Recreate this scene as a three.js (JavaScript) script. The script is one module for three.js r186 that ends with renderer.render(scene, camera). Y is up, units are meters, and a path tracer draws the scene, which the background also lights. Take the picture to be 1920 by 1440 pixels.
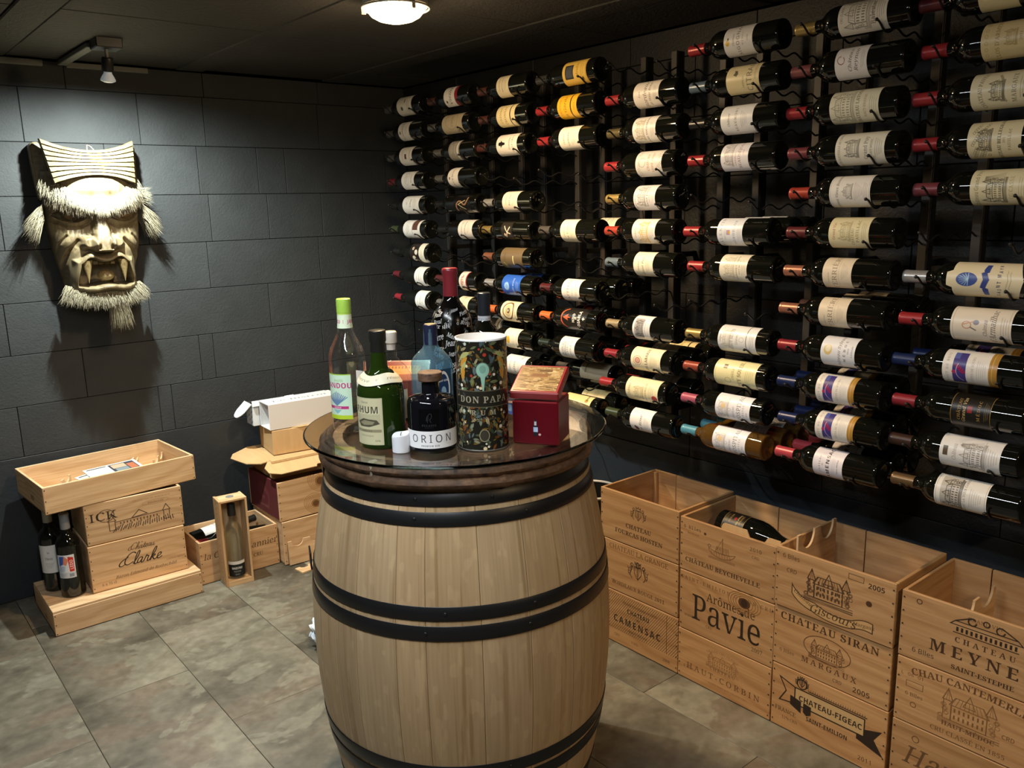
import * as THREE from 'three';
import { mergeGeometries, mergeVertices, toCreasedNormals } from 'three/addons/utils/BufferGeometryUtils.js';
import { RectAreaLightUniformsLib } from 'three/addons/lights/RectAreaLightUniformsLib.js';

// ---------------------------------------------------------------- camera, lights, exposure
const scene = new THREE.Scene();
scene.background = new THREE.Color(0, 0, 0);
const renderer = new THREE.WebGLRenderer({ antialias: true });
renderer.toneMapping = THREE.LinearToneMapping;
renderer.toneMappingExposure = 1.04;
renderer.shadowMap.enabled = true;
RectAreaLightUniformsLib.init();

const CAM = { pos: [-2.3831, 1.4953, 3.6879], yaw: 39.41967, pitch: 11.93461, roll: -1.4288, f: 1575.67 };
const camera = new THREE.PerspectiveCamera(2 * Math.atan(720 / CAM.f) * 180 / Math.PI, 4 / 3, 0.05, 30);
{
  const r = Math.PI / 180, ya = CAM.yaw * r, pi = CAM.pitch * r, ro = CAM.roll * r;
  const f = new THREE.Vector3(Math.sin(ya) * Math.cos(pi), -Math.sin(pi), -Math.cos(ya) * Math.cos(pi));
  const x = new THREE.Vector3(Math.cos(ya), 0, Math.sin(ya)), u = new THREE.Vector3().crossVectors(x, f);
  const x2 = x.clone().multiplyScalar(Math.cos(ro)).addScaledVector(u, Math.sin(ro));
  const u2 = u.clone().multiplyScalar(Math.cos(ro)).addScaledVector(x, -Math.sin(ro));
  camera.position.fromArray(CAM.pos);
  camera.quaternion.setFromRotationMatrix(new THREE.Matrix4().makeBasis(x2, u2, f.clone().negate()));
}
scene.add(camera);

// the long cool tube on the ceiling just above the camera's view (its lamp body is built further down)
const TUBE = { x: -2.12, y: 2.0, z0: 1.98, z1: 3.2 };
const tubeLight = new THREE.RectAreaLight(new THREE.Color(0.91, 0.965, 1.0), 146, 0.05, TUBE.z1 - TUBE.z0);
tubeLight.name = 'tube_area_light';
tubeLight.position.set(TUBE.x, TUBE.y - 0.022, (TUBE.z0 + TUBE.z1) / 2);
tubeLight.rotation.x = -Math.PI / 2;
scene.add(tubeLight);

const LAMP_I = [7.5, 4.2], SPOT_I = [11.5, 15];   // two warm bulkheads; spill and core beam of the cool mask spot (built with their lamps below)

// ---------------------------------------------------------------- helpers
let seedState = 12345;
function rnd() { seedState = (seedState + 0x6d2b79f5) | 0; let t = Math.imul(seedState ^ (seedState >>> 15), 1 | seedState); t = (t + Math.imul(t ^ (t >>> 7), 61 | t)) ^ t; return ((t ^ (t >>> 14)) >>> 0) / 4294967296; }
const rr = (a, b) => a + (b - a) * rnd();
const pick = (a) => a[Math.floor(rnd() * a.length)];
const clamp = (x, a, b) => Math.min(b, Math.max(a, x));
const lerp = (a, b, t) => a + (b - a) * t;
const sst = (a, b, x) => { const t = clamp((x - a) / (b - a), 0, 1); return t * t * (3 - 2 * t); };
const V3 = (x, y, z) => new THREE.Vector3(x, y, z);
const taken = {};
function numbered(n) { taken[n] = (taken[n] ?? -1) + 1; return taken[n] ? n + '_' + String(taken[n]).padStart(3, '0') : n; }
function mesh(name, geo, mat, parent) { const m = new THREE.Mesh(geo, mat); m.name = name; m.castShadow = m.receiveShadow = true; (parent ?? scene).add(m); return m; }
function tag(o, label, category, group) { o.userData.label = label; o.userData.category = category; if (group) o.userData.group = group; return o; }
function thing(name, label, category, pos = [0, 0, 0], ry = 0, group) {
  const g = new THREE.Group(); g.name = numbered(name); g.position.set(...pos); g.rotation.y = ry; scene.add(g); return tag(g, label, category, group);
}
function structure(name) { const g = new THREE.Group(); g.name = name; g.userData.kind = 'structure'; scene.add(g); return g; }

// tileable value noise
function lattice(n, seed) { let s = seed >>> 0; const a = new Float32Array(n * n); for (let i = 0; i < a.length; i++) { s = (Math.imul(s, 1664525) + 1013904223) >>> 0; a[i] = s / 4294967296; } return a; }
const LAT = lattice(256, 77);
function vnoise(x, y, px, py) {
  const x0 = Math.floor(x), y0 = Math.floor(y); let fx = x - x0, fy = y - y0; fx = fx * fx * (3 - 2 * fx); fy = fy * fy * (3 - 2 * fy);
  const w = (v, p) => ((v % p) + p) % p, xa = w(x0, px) & 255, xb = w(x0 + 1, px) & 255, ya = (w(y0, py) & 255) * 256, yb = (w(y0 + 1, py) & 255) * 256;
  const a = LAT[ya + xa], b = LAT[ya + xb], c = LAT[yb + xa], d = LAT[yb + xb];
  return a + (b - a) * fx + (c - a) * fy + (a - b - c + d) * fx * fy;
}
function fbm(x, y, px, py, oct = 4, g = 0.5) { let s = 0, a = 1, t = 0; for (let i = 0; i < oct; i++) { s += a * vnoise(x + i * 17, y + i * 31, px, py); t += a; a *= g; x *= 2; y *= 2; px *= 2; py *= 2; } return s / t; }
function dataTex(w, h, fn, srgb, wrap = true) {
  const d = new Uint8Array(w * h * 4), c = [0, 0, 0];
  for (let y = 0; y < h; y++) for (let x = 0; x < w; x++) { fn(x / w, y / h, c); const i = (y * w + x) * 4; d[i] = clamp(c[0], 0, 255); d[i + 1] = clamp(c[1], 0, 255); d[i + 2] = clamp(c[2], 0, 255); d[i + 3] = 255; }
  const t = new THREE.DataTexture(d, w, h); t.magFilter = THREE.LinearFilter; t.minFilter = THREE.LinearFilter;
  if (wrap) t.wrapS = t.wrapT = THREE.RepeatWrapping; if (srgb) t.colorSpace = THREE.SRGBColorSpace; t.needsUpdate = true; return t;
}
function scaled(t, sx, sy) { const c = t.clone(); c.repeat.set(sx, sy); c.needsUpdate = true; return c; }
const lin = (r, g, b) => new THREE.Color().setRGB(r, g, b);
const hex = (s) => new THREE.Color(s);
function std(color, rough, opt = {}) { return new THREE.MeshStandardMaterial({ color, roughness: rough, ...opt }); }
function phys(color, rough, opt = {}) { return new THREE.MeshPhysicalMaterial({ color, roughness: rough, ...opt }); }

// geometry
function at(g, x, y, z) { g.translate(x, y, z); return g; }
function uvBox(g, grain = 'x', ou = 0, ov = 0, su = 1, sv = 1) {   // uv in metres, u along the grain
  const n = g.attributes.normal, p = g.attributes.position, uv = new Float32Array(p.count * 2), k = { x: 0, y: 1, z: 2 }[grain];
  const P = [0, 0, 0];
  for (let i = 0; i < p.count; i++) {
    P[0] = p.getX(i); P[1] = p.getY(i); P[2] = p.getZ(i);
    const a = [Math.abs(n.getX(i)), Math.abs(n.getY(i)), Math.abs(n.getZ(i))], m = a.indexOf(Math.max(...a));
    let u = k === m ? (m + 1) % 3 : k, v = 3 - m - u;
    uv[i * 2] = P[u] * su + ou; uv[i * 2 + 1] = P[v] * sv + ov;
  }
  g.setAttribute('uv', new THREE.BufferAttribute(uv, 2)); return g;
}
function chamferBox(w, h, d, c = 0.0015, x = 0, y = 0, z = 0) {   // 44 triangles, flat facets
  const X = w / 2, Y = h / 2, Z = d / 2, pos = [];
  const quad = (a, b, cc, dd) => pos.push(...a, ...b, ...cc, ...a, ...cc, ...dd);
  for (const s of [-1, 1]) {
    const q = (f) => (s > 0 ? quad(...f) : quad(f[3], f[2], f[1], f[0]));
    q([[s * X, -Y + c, Z - c], [s * X, -Y + c, -Z + c], [s * X, Y - c, -Z + c], [s * X, Y - c, Z - c]]);
    q([[-X + c, s * Y, Z - c], [X - c, s * Y, Z - c], [X - c, s * Y, -Z + c], [-X + c, s * Y, -Z + c]]);
    q([[-X + c, -Y + c, s * Z], [X - c, -Y + c, s * Z], [X - c, Y - c, s * Z], [-X + c, Y - c, s * Z]]);
  }
  for (const s of [-1, 1]) for (const t of [-1, 1]) {
    const fl = (f) => (s * t > 0 ? quad(...f) : quad(f[3], f[2], f[1], f[0]));
    fl([[s * X, t * (Y - c), -Z + c], [s * (X - c), t * Y, -Z + c], [s * (X - c), t * Y, Z - c], [s * X, t * (Y - c), Z - c]]);
    fl([[s * X, -Y + c, t * (Z - c)], [s * X, Y - c, t * (Z - c)], [s * (X - c), Y - c, t * Z], [s * (X - c), -Y + c, t * Z]]);
    fl([[-X + c, s * Y, t * (Z - c)], [-X + c, s * (Y - c), t * Z], [X - c, s * (Y - c), t * Z], [X - c, s * Y, t * (Z - c)]]);
  }
  for (const a of [-1, 1]) for (const b of [-1, 1]) for (const e of [-1, 1]) {
    const f = [[a * X, b * (Y - c), e * (Z - c)], [a * (X - c), b * Y, e * (Z - c)], [a * (X - c), b * (Y - c), e * Z]];
    if (a * b * e < 0) f.reverse(); pos.push(...f[0], ...f[1], ...f[2]);
  }
  const g = new THREE.BufferGeometry(); g.setAttribute('position', new THREE.Float32BufferAttribute(pos, 3)); g.translate(x, y, z); g.computeVertexNormals(); return g;
}
function lathe(pts, seg = 40) { return new THREE.LatheGeometry(pts.map(([r, y]) => new THREE.Vector2(r, y)), seg); }
function tube(pts, r, seg = 24, rad = 6) { return new THREE.TubeGeometry(new THREE.CatmullRomCurve3(pts.map((p) => V3(...p))), seg, r, rad); }
function merge(list) { return mergeGeometries(list.map((g) => { const h = g.index ? g.toNonIndexed() : g; for (const k of Object.keys(h.attributes)) if (!['position', 'normal', 'uv'].includes(k)) h.deleteAttribute(k); if (!h.attributes.uv) h.setAttribute('uv', new THREE.BufferAttribute(new Float32Array(h.attributes.position.count * 2), 2)); return h; })); }

// canvas atlas
function makeCanvas(w, h) { const c = document.createElement('canvas'); c.width = w; c.height = h; return c; }
function canvasTex(c) { const t = new THREE.CanvasTexture(c); t.colorSpace = THREE.SRGBColorSpace; t.magFilter = THREE.LinearFilter; return t; }
// ---------------------------------------------------------------- surface textures
// rough painted masonry: bump only, the paint is one colour with faint mottling
const wallBump = dataTex(1024, 1024, (u, v, c) => {
  const a = fbm(u * 90, v * 90, 90, 90, 3), b = fbm(u * 200, v * 200, 200, 200, 2), k = fbm(u * 14, v * 14, 14, 14, 2);
  let h = 120 + (a - 0.5) * 130 * (0.5 + k) + (b - 0.5) * 90; if (b > 0.72 && k > 0.5) h -= (b - 0.72) * 500; c[0] = c[1] = c[2] = h;
}, false);
const wallMap = dataTex(512, 512, (u, v, c) => { const a = 226 + (fbm(u * 6, v * 6, 6, 6, 5) - 0.5) * 60; c[0] = a; c[1] = a; c[2] = a; }, true);
// vinyl stone floor: cloudy taupe with rusty and pale flakes (real pattern of the tile print)
const floorMap = dataTex(1024, 1024, (u, v, c) => {
  const wx = (fbm(u * 7, v * 7, 7, 7, 3) - 0.5) * 0.09, wy = (fbm(u * 7 + 40, v * 7, 7, 7, 3) - 0.5) * 0.09, U = u + wx, Vv = v + wy;
  const a = fbm(U * 5, Vv * 7, 5, 7, 6, 0.58), b = fbm(U * 9 + 11, Vv * 13 + 3, 9, 13, 5, 0.6), f = fbm(u * 90, v * 90, 90, 90, 3);
  let r = 118, g = 113, bl = 100; const d = (a - 0.5) * 125 + (b - 0.5) * 60; r += d; g += d; bl += d * 0.95;
  const rust = sst(0.55, 0.66, b) * 0.55; r = lerp(r, 112, rust); g = lerp(g, 97, rust); bl = lerp(bl, 82, rust);
  const pale = sst(0.585, 0.64, fbm(U * 11 + 3, Vv * 15 + 9, 11, 15, 5, 0.62)) * 0.55; r = lerp(r, 150, pale); g = lerp(g, 149, pale); bl = lerp(bl, 134, pale);
  const n = (f - 0.5) * 34; c[0] = r + n; c[1] = g + n; c[2] = bl + n;
}, true);
// softwood: u along the grain (1 m), v across (0.5 m)
function pine(u, v, px, py, c, ring = 26) {
  const w = fbm(u * 3, v * 4, 3 * px, 4 * py, 3) * 2.2, kn = fbm(u * 2 + 9, v * 3 + 4, 2 * px, 3 * py, 2);
  let s = 0.5 + 0.5 * Math.sin((v * ring + w * 1.6 + kn * 2) * 6.2832); s = Math.pow(s, 2.2);
  const fib = fbm(u * 8, v * 210, 8 * px, 210 * py, 3) - 0.5, tone = fbm(u * 2 + 5, v * 5 + 7, 2 * px, 5 * py, 2) - 0.5;
  c[0] = 211 - s * 14 + fib * 30 + tone * 18; c[1] = 179 - s * 17 + fib * 31 + tone * 20; c[2] = 140 - s * 19 + fib * 28 + tone * 18;
}
const pineMap = dataTex(1024, 512, (u, v, c) => pine(u, v, 1, 1, c, 18), true);
const pineBump = dataTex(512, 512, (u, v, c) => { c[0] = c[1] = c[2] = 128 + (fbm(u * 8, v * 180, 8, 180, 3) - 0.5) * 160; }, false);
// oak staves
const oakMap = dataTex(1024, 512, (u, v, c) => {
  const fib = fbm(u * 10, v * 170, 10, 170, 4) - 0.5, big = fbm(u * 3, v * 14, 3, 14, 4) - 0.5, fl = sst(0.62, 0.72, fbm(u * 26, v * 34, 26, 34, 2)), st = sst(0.66, 0.8, fbm(u * 4, v * 60, 4, 60, 2));
  c[0] = 198 + fib * 24 + big * 26 + fl * 9 - st * 20; c[1] = 171 + fib * 23 + big * 26 + fl * 9 - st * 22; c[2] = 133 + fib * 21 + big * 23 + fl * 8 - st * 24;
}, true);
const barkMap = dataTex(512, 256, (u, v, c) => {
  const a = fbm(u * 14, v * 10, 14, 10, 5) - 0.5, f = fbm(u * 40, v * 60, 40, 60, 3) - 0.5, k = sst(0.68, 0.78, fbm(u * 9 + 3, v * 4, 9, 4, 2));
  c[0] = 98 + a * 80 + f * 40 - k * 34; c[1] = 72 + a * 66 + f * 34 - k * 28; c[2] = 52 + a * 50 + f * 26 - k * 22;
}, true);
const cardMap = dataTex(512, 512, (u, v, c) => { const a = (fbm(u * 90, v * 12, 90, 12, 3) - 0.5) * 14 + (fbm(u * 5, v * 5, 5, 5, 4) - 0.5) * 16; c[0] = 196 + a; c[1] = 160 + a; c[2] = 112 + a; }, true);
const maskMap = dataTex(512, 512, (u, v, c) => {
  const f = fbm(u * 70, v * 8, 70, 8, 4) - 0.5, t = fbm(u * 6, v * 6, 6, 6, 4) - 0.5, d = sst(0.58, 0.72, fbm(u * 16 + 2, v * 16, 16, 16, 4));
  c[0] = 172 + f * 34 + t * 40 - d * 34; c[1] = 156 + f * 34 + t * 40 - d * 36; c[2] = 122 + f * 30 + t * 36 - d * 34;
}, true);

const wallPaint = [1, 0.93, 1.07].map((k) => std(lin(0.03 * k, 0.0325 * k, 0.0325 * k), 0.82, { map: wallMap, bumpMap: wallBump, bumpScale: 0.0016 }));
const plinthPaint = std(lin(0.026, 0.029, 0.032), 0.6, { map: wallMap, bumpMap: scaled(wallBump, 0.6, 0.6), bumpScale: 0.0012 });
const wallBlack = [1, 0.85, 1.15].map((k) => std(lin(0.0085 * k, 0.0085 * k, 0.008 * k), 0.6, { map: wallMap, bumpMap: wallBump, bumpScale: 0.0014 }));
const plinthNavy = std(lin(0.028, 0.038, 0.05), 0.55, { map: wallMap, bumpMap: scaled(wallBump, 0.6, 0.6), bumpScale: 0.0012 });
const mortarMat = std(lin(0.02, 0.02, 0.02), 0.9);
const ceilMat = [1, 0.88].map((k) => std(lin(0.034 * k, 0.031 * k, 0.026 * k), 0.75, { map: wallMap, bumpMap: wallBump, bumpScale: 0.003 }));
const floorMats = [[0.74, 0.73, 0.69], [0.69, 0.68, 0.64], [0.77, 0.76, 0.72]].map((k) => std(lin(...k), 0.5, { map: floorMap, bumpMap: scaled(wallBump, 1, 1), bumpScale: 0.0004 }));
const pineMats = [[1, 0.98, 0.94], [0.97, 0.93, 0.88], [0.98, 0.95, 0.93]].map((k) => std(lin(...k), 0.62, { map: pineMap, bumpMap: pineBump, bumpScale: 0.0004 }));
const oakMats = [[0.82, 0.8, 0.78], [0.75, 0.72, 0.69], [0.86, 0.83, 0.8], [0.79, 0.75, 0.69], [0.83, 0.78, 0.73]].map((k) => std(lin(...k), 0.55, { map: oakMap }));
const barkMat = std(lin(1, 1, 1), 0.6, { map: barkMap, bumpMap: barkMap, bumpScale: 0.002 });
const cardMat = std(lin(1, 1, 1), 0.8, { map: cardMap });
const blackIron = std(lin(0.012, 0.012, 0.013), 0.38, { metalness: 0.2 });
const rackIron = std(lin(0.02, 0.019, 0.018), 0.42, { metalness: 0.3 });
const rackFlat = std(lin(0.04, 0.035, 0.03), 0.5);
const darkNail = std(lin(0.03, 0.022, 0.016), 0.5);
const blackPlastic = std(lin(0.012, 0.012, 0.012), 0.35);
const whitePaper = std(lin(0.78, 0.77, 0.75), 0.6);
// ---------------------------------------------------------------- the room
const H = 2.075, XL = -3.7, ZF = 5.0, PL = 0.577;
// a masonry wall: local s runs along the wall, y up, the visible face is at n = 0 and looks towards -n
function masonry(root, place, length, joints, paints) {
  for (let k = 0; k < 8; k++) {
    const y0 = PL + 0.2 * k, y1 = Math.min(y0 + 0.2, H), xs = joints[k];
    for (let i = 0; i + 1 < xs.length; i++) {
      const w = xs[i + 1] - xs[i] - 0.0022, h = y1 - y0 - 0.002;
      if (w < 0.015) continue;
      const g = chamferBox(w, h, 0.02, 0.0014); uvBox(g, 'x', rr(0, 5), rr(0, 5), 1.6, 1.6);
      place(g, (xs[i] + xs[i + 1]) / 2, (y0 + y1) / 2);
      mesh('block', g, pick(paints), root);
    }
  }
}
function fillJoints(given, length, first) { // complete a course of about 53 cm blocks around the joints that are known
  const a = [...given].sort((p, q) => p - q); while (a[0] > first + 0.55) a.unshift(a[0] - 0.53); a.unshift(first);
  const out = [a[0]]; for (let i = 1; i < a.length; i++) { const n = Math.max(1, Math.round((a[i] - a[i - 1]) / 0.53)); for (let j = 1; j <= n; j++) out.push(a[i - 1] + (a[i] - a[i - 1]) * j / n); }
  let l = out[out.length - 1]; while (l < length - 0.53) { l += 0.53; out.push(l); } if (length - l > 0.02) out.push(length); return out;
}
{
  const wb = structure('wall_back');
  mesh('mortar', at(new THREE.BoxGeometry(-XL + 0.2, H, 0.1), XL / 2, H / 2, -0.064), mortarMat, wb);
  const known = [[-1.847, -1.315, -1.26, -0.787], [-1.592, -1.121, -1.059], [-1.842, -0.782], [-1.045, -0.515], [-1.809, -1.283, -1.018, -0.753, -0.486, -0.26], [-1.416, -1.05, -0.786, -0.654], [-1.693, -1.272, -1.006], [-1.527]];
  masonry(wb, (g, s, y) => g.translate(s, y, -0.0105), 0, known.map((k) => fillJoints(k, 0, XL)), wallPaint);
  const pl = chamferBox(-XL, PL - 0.002, 0.02, 0.001, XL / 2, PL / 2, -0.0085); uvBox(pl, 'x', 0, 0, 1, 1); mesh('plinth', pl, plinthPaint, wb);

  const wr = structure('wall_right');
  mesh('mortar', at(new THREE.BoxGeometry(0.1, H, ZF + 0.2), 0.064, H / 2, ZF / 2), mortarMat, wr);
  const rj = []; for (let k = 0; k < 8; k++) rj.push(fillJoints([0.2 + (k % 2) * 0.27 + rr(-0.03, 0.03)], ZF, 0));
  masonry(wr, (g, s, y) => { g.rotateY(Math.PI / 2); return g.translate(0.0105, y, s); }, ZF, rj, wallBlack);
  const pr = chamferBox(0.02, PL - 0.002, ZF, 0.001, 0.0085, PL / 2, ZF / 2); uvBox(pr, 'z', 0, 0, 1, 1); mesh('plinth', pr, plinthNavy, wr);

  const wl = structure('wall_left'); const gl = at(new THREE.BoxGeometry(0.1, H, ZF + 0.2), XL - 0.05, H / 2, ZF / 2); uvBox(gl, 'z', 0, 0, 1, 1); mesh('painted_face', gl, wallPaint[0], wl);
  const wf = structure('wall_front'); const gf = at(new THREE.BoxGeometry(-XL + 0.2, H, 0.1), XL / 2, H / 2, ZF + 0.05); uvBox(gf, 'x', 0, 0, 1, 1); mesh('painted_face', gf, wallPaint[0], wf);

  // floor: 0.343 x 0.69 m vinyl tiles laid along z
  const fl = structure('floor');
  mesh('screed', at(new THREE.BoxGeometry(-XL + 0.2, 0.1, ZF + 0.2), XL / 2, -0.055, ZF / 2), std(lin(0.06, 0.056, 0.05), 0.8), fl);
  const offs = { '-1': 0.51, 0: 0.31, 1: 0.685 };
  for (let i = -6; i < 6; i++) {
    const x0 = Math.max(XL, -1.952 + 0.3425 * i), x1 = Math.min(0, -1.952 + 0.3425 * (i + 1)); if (x1 - x0 < 0.02) continue;
    let z = (offs[i] ?? (0.31 + (((i * 7) % 5 + 5) % 5) * 0.137)) - 0.69; while (z > 0) z -= 0.69;
    for (; z < ZF; z += 0.691) {
      const a = Math.max(0, z), b = Math.min(ZF, z + 0.691); if (b - a < 0.02) continue;
      const g = chamferBox(x1 - x0 - 0.0014, 0.006, b - a - 0.0014, 0.0008); const fl2 = rnd() < 0.5 ? -1 : 1; uvBox(g, 'x', rr(0, 7), rr(0, 7), 0.5 * fl2, 0.5 * (rnd() < 0.5 ? -1 : 1));
      g.translate((x0 + x1) / 2, -0.003, (a + b) / 2); mesh('tile', g, pick(floorMats), fl);
    }
  }

  // ceiling: beams along z with flat infill slabs between them
  const ce = structure('ceiling');
  mesh('slab', at(new THREE.BoxGeometry(-XL + 0.2, 0.1, ZF + 0.2), XL / 2, H + 0.08, ZF / 2), mortarMat, ce);
  const beams = [-3.11, -2.445, -1.78, -1.05, -0.385];
  for (const x of beams) { const g = chamferBox(0.115, 0.03, ZF, 0.004, x, H + 0.018, ZF / 2); uvBox(g, 'z', rr(0, 3), rr(0, 3)); mesh('beam', g, ceilMat[0], ce); }
  const edges = [XL, ...beams.flatMap((x) => [x - 0.0575, x + 0.0575]), 0];
  for (let i = 0; i < edges.length; i += 2) {
    const a = edges[i], b = edges[i + 1]; let z = -0.35 + (i % 4) * 0.02;
    for (; z < ZF; z += 0.6) { const z0 = Math.max(0, z), z1 = Math.min(ZF, z + 0.6); if (z1 - z0 < 0.03) continue; const g = chamferBox(b - a - 0.004, 0.03, z1 - z0 - 0.005, 0.002, (a + b) / 2, H + 0.0225 + rr(-0.003, 0.003), (z0 + z1) / 2); uvBox(g, 'x', rr(0, 3), rr(0, 3)); mesh('infill_slab', g, pick(ceilMat), ce); }
  }
  // batten along the top of the back wall and the cable duct that leads to the spot
  const b1 = structure('trim_1'); mesh('batten', chamferBox(1.9, 0.022, 0.02, 0.002, -2.55, H - 0.012, 0.012), std(lin(0.12, 0.12, 0.1), 0.6), b1);
  const b2 = structure('trim_2'); mesh('batten', chamferBox(0.3, 0.02, 0.018, 0.002, -1.37, H - 0.012, 0.011), std(lin(0.1, 0.1, 0.085), 0.6), b2);
}
// ---------------------------------------------------------------- lamps
// warm bulkheads on the ceiling: one in view, its twin behind the camera
[[[-1.03, H, 1.575], 'lit round bulkhead lamp with warm domed glass above the barrel'], [[-1.0, H, 4.4], 'lit round bulkhead lamp with warm domed glass near the front wall']].forEach(([pos, words], n) => {
  const t = thing('ceiling_lamp', words, 'lamp', pos);
  mesh('housing', lathe([[0, -0.036], [0.086, -0.036], [0.092, -0.03], [0.088, -0.004], [0.07, 0.003], [0, 0.003]], 48), std(lin(0.5, 0.48, 0.42), 0.4), t);
  const lens = mesh('glass_dome', lathe([[0, -0.075], [0.027, -0.073], [0.05, -0.067], [0.068, -0.057], [0.078, -0.045], [0.08, -0.036]], 48), std(lin(0.9, 0.8, 0.62), 0.3, { emissive: lin(1, 0.72, 0.36), emissiveIntensity: 9 }), t);
  lens.castShadow = false;
  for (const a of [0.5, 2.6, 4.7]) { const c = chamferBox(0.014, 0.02, 0.012, 0.002, 0.088, -0.042, 0); c.rotateY(a); mesh('clip', c, std(lin(0.75, 0.7, 0.6), 0.35, { metalness: 0.6 }), t); }
  const ring = new THREE.TorusGeometry(0.094, 0.0028, 8, 48); ring.rotateX(Math.PI / 2); ring.translate(0, -0.036, 0); mesh('wire_ring', ring, std(lin(0.7, 0.66, 0.58), 0.3, { metalness: 0.7 }), t);
  const l = new THREE.SpotLight(lin(1, 0.72, 0.42), LAMP_I[n], 0, 1.5, 1, 2); l.name = 'bulkhead_light'; l.position.set(0, -0.078, 0); l.target.position.set(0, -1, 0); l.shadow.radius = 3; l.castShadow = true; t.add(l, l.target);
  const s = new THREE.PointLight(lin(1, 0.72, 0.42), LAMP_I[n] * 0.16); s.name = 'bulkhead_spill'; s.position.set(0, -0.06, 0); s.shadow.radius = 2.6; s.castShadow = true; t.add(s);
});
{ // cool reflector bulb over the mask
  const t = thing('spotlight', 'small black ceiling spot with frosted bulb aimed at the carved mask', 'spotlight', [-1.5, H + 0.008, 0.495]);
  mesh('mounting_box', chamferBox(0.085, 0.034, 0.085, 0.003, 0, -0.017, 0), blackPlastic, t);
  mesh('stem', tube([[0, -0.03, 0], [0.002, -0.045, -0.01], [0.004, -0.058, -0.018]], 0.0065, 10, 8), std(lin(0.3, 0.29, 0.26), 0.4, { metalness: 0.6 }), t);
  const head = new THREE.Group(); head.name = 'bulb_holder'; head.position.set(0.004, -0.056, -0.018); head.rotation.x = 0.26; t.add(head);
  mesh('socket', lathe([[0, -0.046], [0.019, -0.046], [0.019, -0.004], [0.016, 0], [0, 0]], 24), blackPlastic, head);
  mesh('bulb', lathe([[0, -0.084], [0.013, -0.0825], [0.0235, -0.078], [0.0245, -0.074], [0.02, -0.064], [0.013, -0.052], [0.0125, -0.046]], 28), std(lin(0.7, 0.72, 0.72), 0.35, { emissive: lin(0.8, 0.95, 1), emissiveIntensity: 0.12 }), head);
  const l = new THREE.SpotLight(lin(0.9, 1.0, 0.97), SPOT_I[0], 0, 1.45, 0.6, 2); l.name = 'mask_spot'; l.position.set(0, -0.092, 0); l.shadow.radius = 0.6; l.castShadow = true; head.add(l);
  l.target.position.set(0, -1, 0.0); head.add(l.target);
  const k = new THREE.SpotLight(lin(0.95, 1.0, 0.93), SPOT_I[1], 0, 0.34, 1.0, 2); k.name = 'mask_spot_core'; k.position.set(0, -0.092, 0); k.shadow.radius = 0.6; k.castShadow = true; head.add(k);
  k.target.position.set(0, -1, -0.52); head.add(k.target);
  mesh('cable_duct', chamferBox(0.032, 0.016, 0.43, 0.002, -0.035, -0.017, -0.26), std(lin(0.11, 0.11, 0.095), 0.6), t);
}
{ // tube fitting just above the picture
  const t = thing('tube_lamp', 'long lit tube fitting on the ceiling over the left aisle', 'lamp', [TUBE.x, H, (TUBE.z0 + TUBE.z1) / 2]);
  const len = TUBE.z1 - TUBE.z0;
  mesh('housing', chamferBox(0.06, 0.045, len + 0.06, 0.004, 0, -0.0235, 0), std(lin(0.7, 0.7, 0.7), 0.4), t);
  const g = new THREE.CylinderGeometry(0.013, 0.013, len, 20); g.rotateX(Math.PI / 2); g.translate(0, -0.06, 0);
  mesh('tube', g, std(lin(0.9, 0.9, 0.9), 0.3, { emissive: lin(0.86, 0.95, 1), emissiveIntensity: 12 }), t);
}
// ---------------------------------------------------------------- flat print: bottle labels and crate brands
// Every drawing works in a 100 x 100 unit box.
function text(c, s, x, y, size, o = {}) {
  c.save(); c.translate(x, y); if (o.rot) c.rotate(o.rot); if (o.skew) c.transform(1, 0, -o.skew, 1, 0, 0); c.scale((o.sx ?? 1) * 0.1, 0.1);
  c.font = (o.b ? 'bold ' : '') + size * 10 + 'px ' + (o.f ?? 'serif'); c.fillStyle = o.c ?? '#4a443c'; c.textAlign = o.al ?? 'center'; c.textBaseline = 'middle';
  const ls = (o.ls ?? 0) * 10;
  if (o.arc) { // letters along an arc of radius o.arc (units)
    const R = o.arc * 10; let tot = 0; const ws = [...s].map((ch) => { const w = c.measureText(ch).width + ls; tot += w; return w; }); let p = -tot / 2;
    [...s].forEach((ch, i) => { const a = (p + ws[i] / 2) / R; c.save(); c.translate(Math.sin(a) * R, R - Math.cos(a) * R); c.rotate(a); c.fillText(ch, 0, 0); c.restore(); p += ws[i]; });
  } else if (ls) { let tot = -ls; const ws = [...s].map((ch) => { const w = c.measureText(ch).width + ls; tot += w; return w; }); let p = -tot / 2; c.textAlign = 'left'; [...s].forEach((ch, i) => { c.fillText(ch, p, 0); p += ws[i]; }); }
  else c.fillText(s, 0, 0);
  c.restore();
}
function line(c, x0, y0, x1, y1, w = 0.6, col = '#4a443c') { c.strokeStyle = col; c.lineWidth = w; c.beginPath(); c.moveTo(x0, y0); c.lineTo(x1, y1); c.stroke(); }
function rect(c, x, y, w, h, col) { c.fillStyle = col; c.fillRect(x, y, w, h); }
function poly(c, pts, fill, stroke, w = 0.6) { c.beginPath(); pts.forEach(([x, y], i) => (i ? c.lineTo(x, y) : c.moveTo(x, y))); c.closePath(); if (fill) { c.fillStyle = fill; c.fill(); } if (stroke) { c.strokeStyle = stroke; c.lineWidth = w; c.stroke(); } }
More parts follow.
